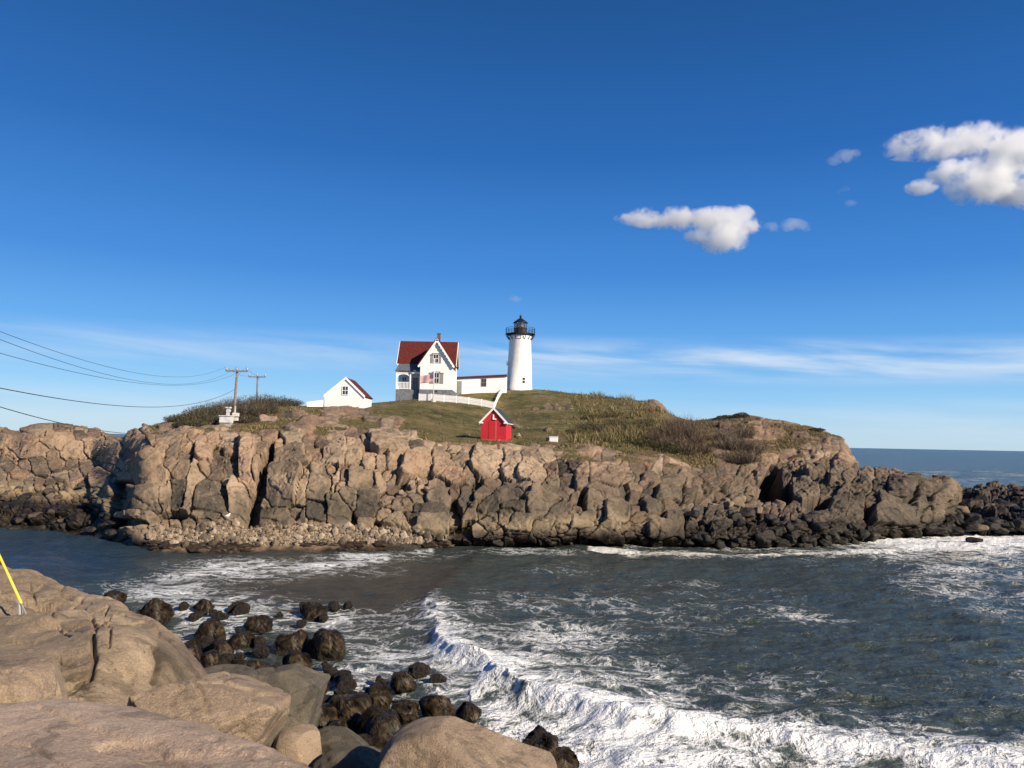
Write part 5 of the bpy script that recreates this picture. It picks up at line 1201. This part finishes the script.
for dx, y0, x_, y_, lab in [(-1.0, 331, 113, 368, "uppermost of the three thin power lines crossing the sky at left"), (0.06, 340, 113, 376, "middle of the three thin power lines crossing the sky at left"), (1.0, 353, 113, 379.5, "lowest of the three thin power lines crossing the sky at left")]:
    b = arm1 + Vector((dx * hh, -.16, .38)); a, sg = fit(lambda yy: V(-150, yy, 16) + Vector((dx * .3, 0, 0)), b, y0, x_, y_); wire("power_line", a, b, sg, .009, lab, "power lines to the island")
b = V(235.4, 389, 73); a, sg = fit(lambda yy: V(-150, yy, 16), b, 388.3, 130, 406.5); wire("cable", a, b, sg, .016, "thick sagging cable low across the sky at left", "thick cables to the island")
b = V(234.6, 402, 73); a, sg = fit(lambda yy: V(-150, yy, 16), b, 407, 76, 426.2); wire("cable", a, b, sg, .014, "lowest cable, passing in front of the left rocks", "thick cables to the island")
for dx in (-.9, .9):
    wire("power_line", arm1 + Vector((dx * hh, 0, .3)), arm2 + Vector((dx * .9, 0, .2)),   .35, .010, "short power line between the two island poles", "power lines between the island poles", 16)
gb0 = V(22.5, 606, 11.2); gtop = V(-150, 232, 16); d_ = (gtop - gb0).normalized()
gy = empty("guy_wire", gb0, 0, "guy wire with a bright yellow guard slanting up from the ledge at the left edge", "guy wire")
MB().bar(d_ * .05, d_ * 2.4, 0, r=.020, r2=.017, n=10).build("yellow_guard", M_YEL, gy, True); MB().bar(d_ * -.3, gtop - gb0, 0, r=.008, n=6).build("strand", M_METAL, gy); MB().bar((0, 0, -.4), d_ * .12, 0, r=.03, n=8).build("anchor_rod", M_METAL, gy)

# gull on the beach
gp = V(226.3, 551.6, 54.2); gl_ = gpt(226.3, 54.2); gp.z = max(gl_.z, .05)
gu = MB(); gu.ball((0, 0, .22), .11, (1.7, .8, .85)); gu.ball((.17, 0, .36), .06); gu.bar((.08, 0, .27), (.16, 0, .36), 0, r=.06, n=8); gu.prism([(-.12, -.05, .2), (-.34, 0, .2), (-.12, .05, .2), (-.1, 0, .25)], (0, 0, .015))
gu.bar((.22, 0, .355), (.29, 0, .34), 0, r=.015, r2=.004, n=6)
for s in (-1, 1): gu.bar((0, s * .035, .14), (0, s * .035, 0), 0, r=.008, n=5)
go = gu.build("gull", flat_mat("white_feathers", (.8, .79, .77), .8, .06), None, True); go.location = gp; go.rotation_euler = (0, 0, 1.0); go.scale = (.85,) * 3
tag(go, "white gull standing at the edge of the pebble beach", "gull")

# ------------------------------------------------------------------ clouds: real volumes far out
def cloud(name, blobs, Y, dens, lab, seed, k_noise=1.0, grp=None):
    s = Y / F; bl_ = [(V(a, b, Y + dz * s), (rx * s, rz * s, ry * s)) for a, b, rx, ry, rz, dz in blobs]; c0 = sum((p for p, _ in bl_), Vector()) / len(bl_)
    bm = bmesh.new()
    for p, r in bl_:
        e = bmesh.ops.create_icosphere(bm, subdivisions=3, radius=1.0); bmesh.ops.transform(bm, verts=e['verts'], matrix=Matrix.Translation(p - c0) @ Matrix.Diagonal((r[0] * 1.12, r[1] * 1.12, r[2] * 1.18, 1)))
    me = bpy.data.meshes.new(name); bm.to_mesh(me); bm.free()
    m = bpy.data.materials.new(name); m.use_nodes = True; t = NT(m.node_tree); t.n.remove(t.n['Principled BSDF'])
    p = t.obj(); val = None
    for q, r in bl_:
        d = t.vmath('LENGTH', t.vmath('DIVIDE', t.vmath('SUBTRACT', p, tuple(q - c0)), tuple(r)), None, 1); v = t.math('SUBTRACT', 1.0, d)
        val = v if val is None else t.math('SMOOTH_MAX', val, v, .25)
    n = t.noise(t.vmath('ADD', p, (seed * 71.0, 0, 0)), 4.5 / (60 * s), 9, .68, .6)
    n2 = t.noise(t.vmath('ADD', p, (seed * 31.0, 0, 0)), 1.6 / (60 * s), 3, .5)
    f = t.math('ADD', val, t.math('ADD', t.math('MULTIPLY', t.math('SUBTRACT', n, .56), 3.0 * k_noise), t.math('MULTIPLY', t.math('SUBTRACT', n2, .5), 1.6 * k_noise)))
    den = t.math('MULTIPLY', t.maprange(f, -.08, .55), t.maprange(val, -.02, .12)); den = t.math('MULTIPLY', den, dens)
    pv = t.node('ShaderNodeVolumePrincipled'); pv.inputs['Color'].default_value = (1, 1, 1, 1); pv.inputs['Anisotropy'].default_value = .25; t.put(pv.inputs['Density'], den)
    t.l.new(pv.outputs[0], t.n['Material Output'].inputs['Volume'])
    o = link(name, me, m); o.location = c0; rm = o.modifiers.new("merge", 'REMESH'); rm.mode = 'VOXEL'; rm.voxel_size = 3.2 * s
    return tag(o, lab, "cloud", grp)
CD = 1500
cloud("cloud", [(648,217,26,11,24,0),(676,219,30,13,28,5),(712,222,34,16,30,0),(724,239,28,17,26,-6),(738,216,20,12,20,4),(628,219,16,7,14,0),(752,226,14,9,14,0),(700,236,18,9,16,0)], CD, .055, "ragged white cloud in the middle of the sky above right of the lighthouse", 1)
cloud("cloud", [(905,146,24,14,26,0),(935,144,38,19,34,0),(975,141,42,19,36,5),(1015,150,44,22,40,0),(1060,158,44,26,40,0),(985,186,42,21,36,-6),(1030,190,40,20,36,0),(950,172,24,12,24,0),(922,187,18,9,16,0),(1000,172,42,15,30,0),(968,166,24,8,20,0)], CD, .05, "big bright white cloud at the right edge of the sky", 2)
cloud("cloud", [(772,227,14,5,12,0),(790,225,18,7,14,3),(803,227,10,6,10,0)], CD, .011, "faint wisp trailing right from the ragged middle cloud", 3, 1.5)
cloud("cloud", [(846,156,14,7,12,0),(834,160,10,6,10,2),(856,153,7,4,7,0)], CD, .011, "small faint wisp left of the big bright cloud", 4, 1.5)
cloud("cloud", [(517,299,9,5,8,0)], CD, .016, "tiny pale puff right above the lighthouse lantern", 5, 1.2)
cloud("cloud", [(843,190,9,5,8,0),(851,203,7,4,6,0)], CD, .008, "tiny broken wisp left below the big bright cloud", 6, 1.4)
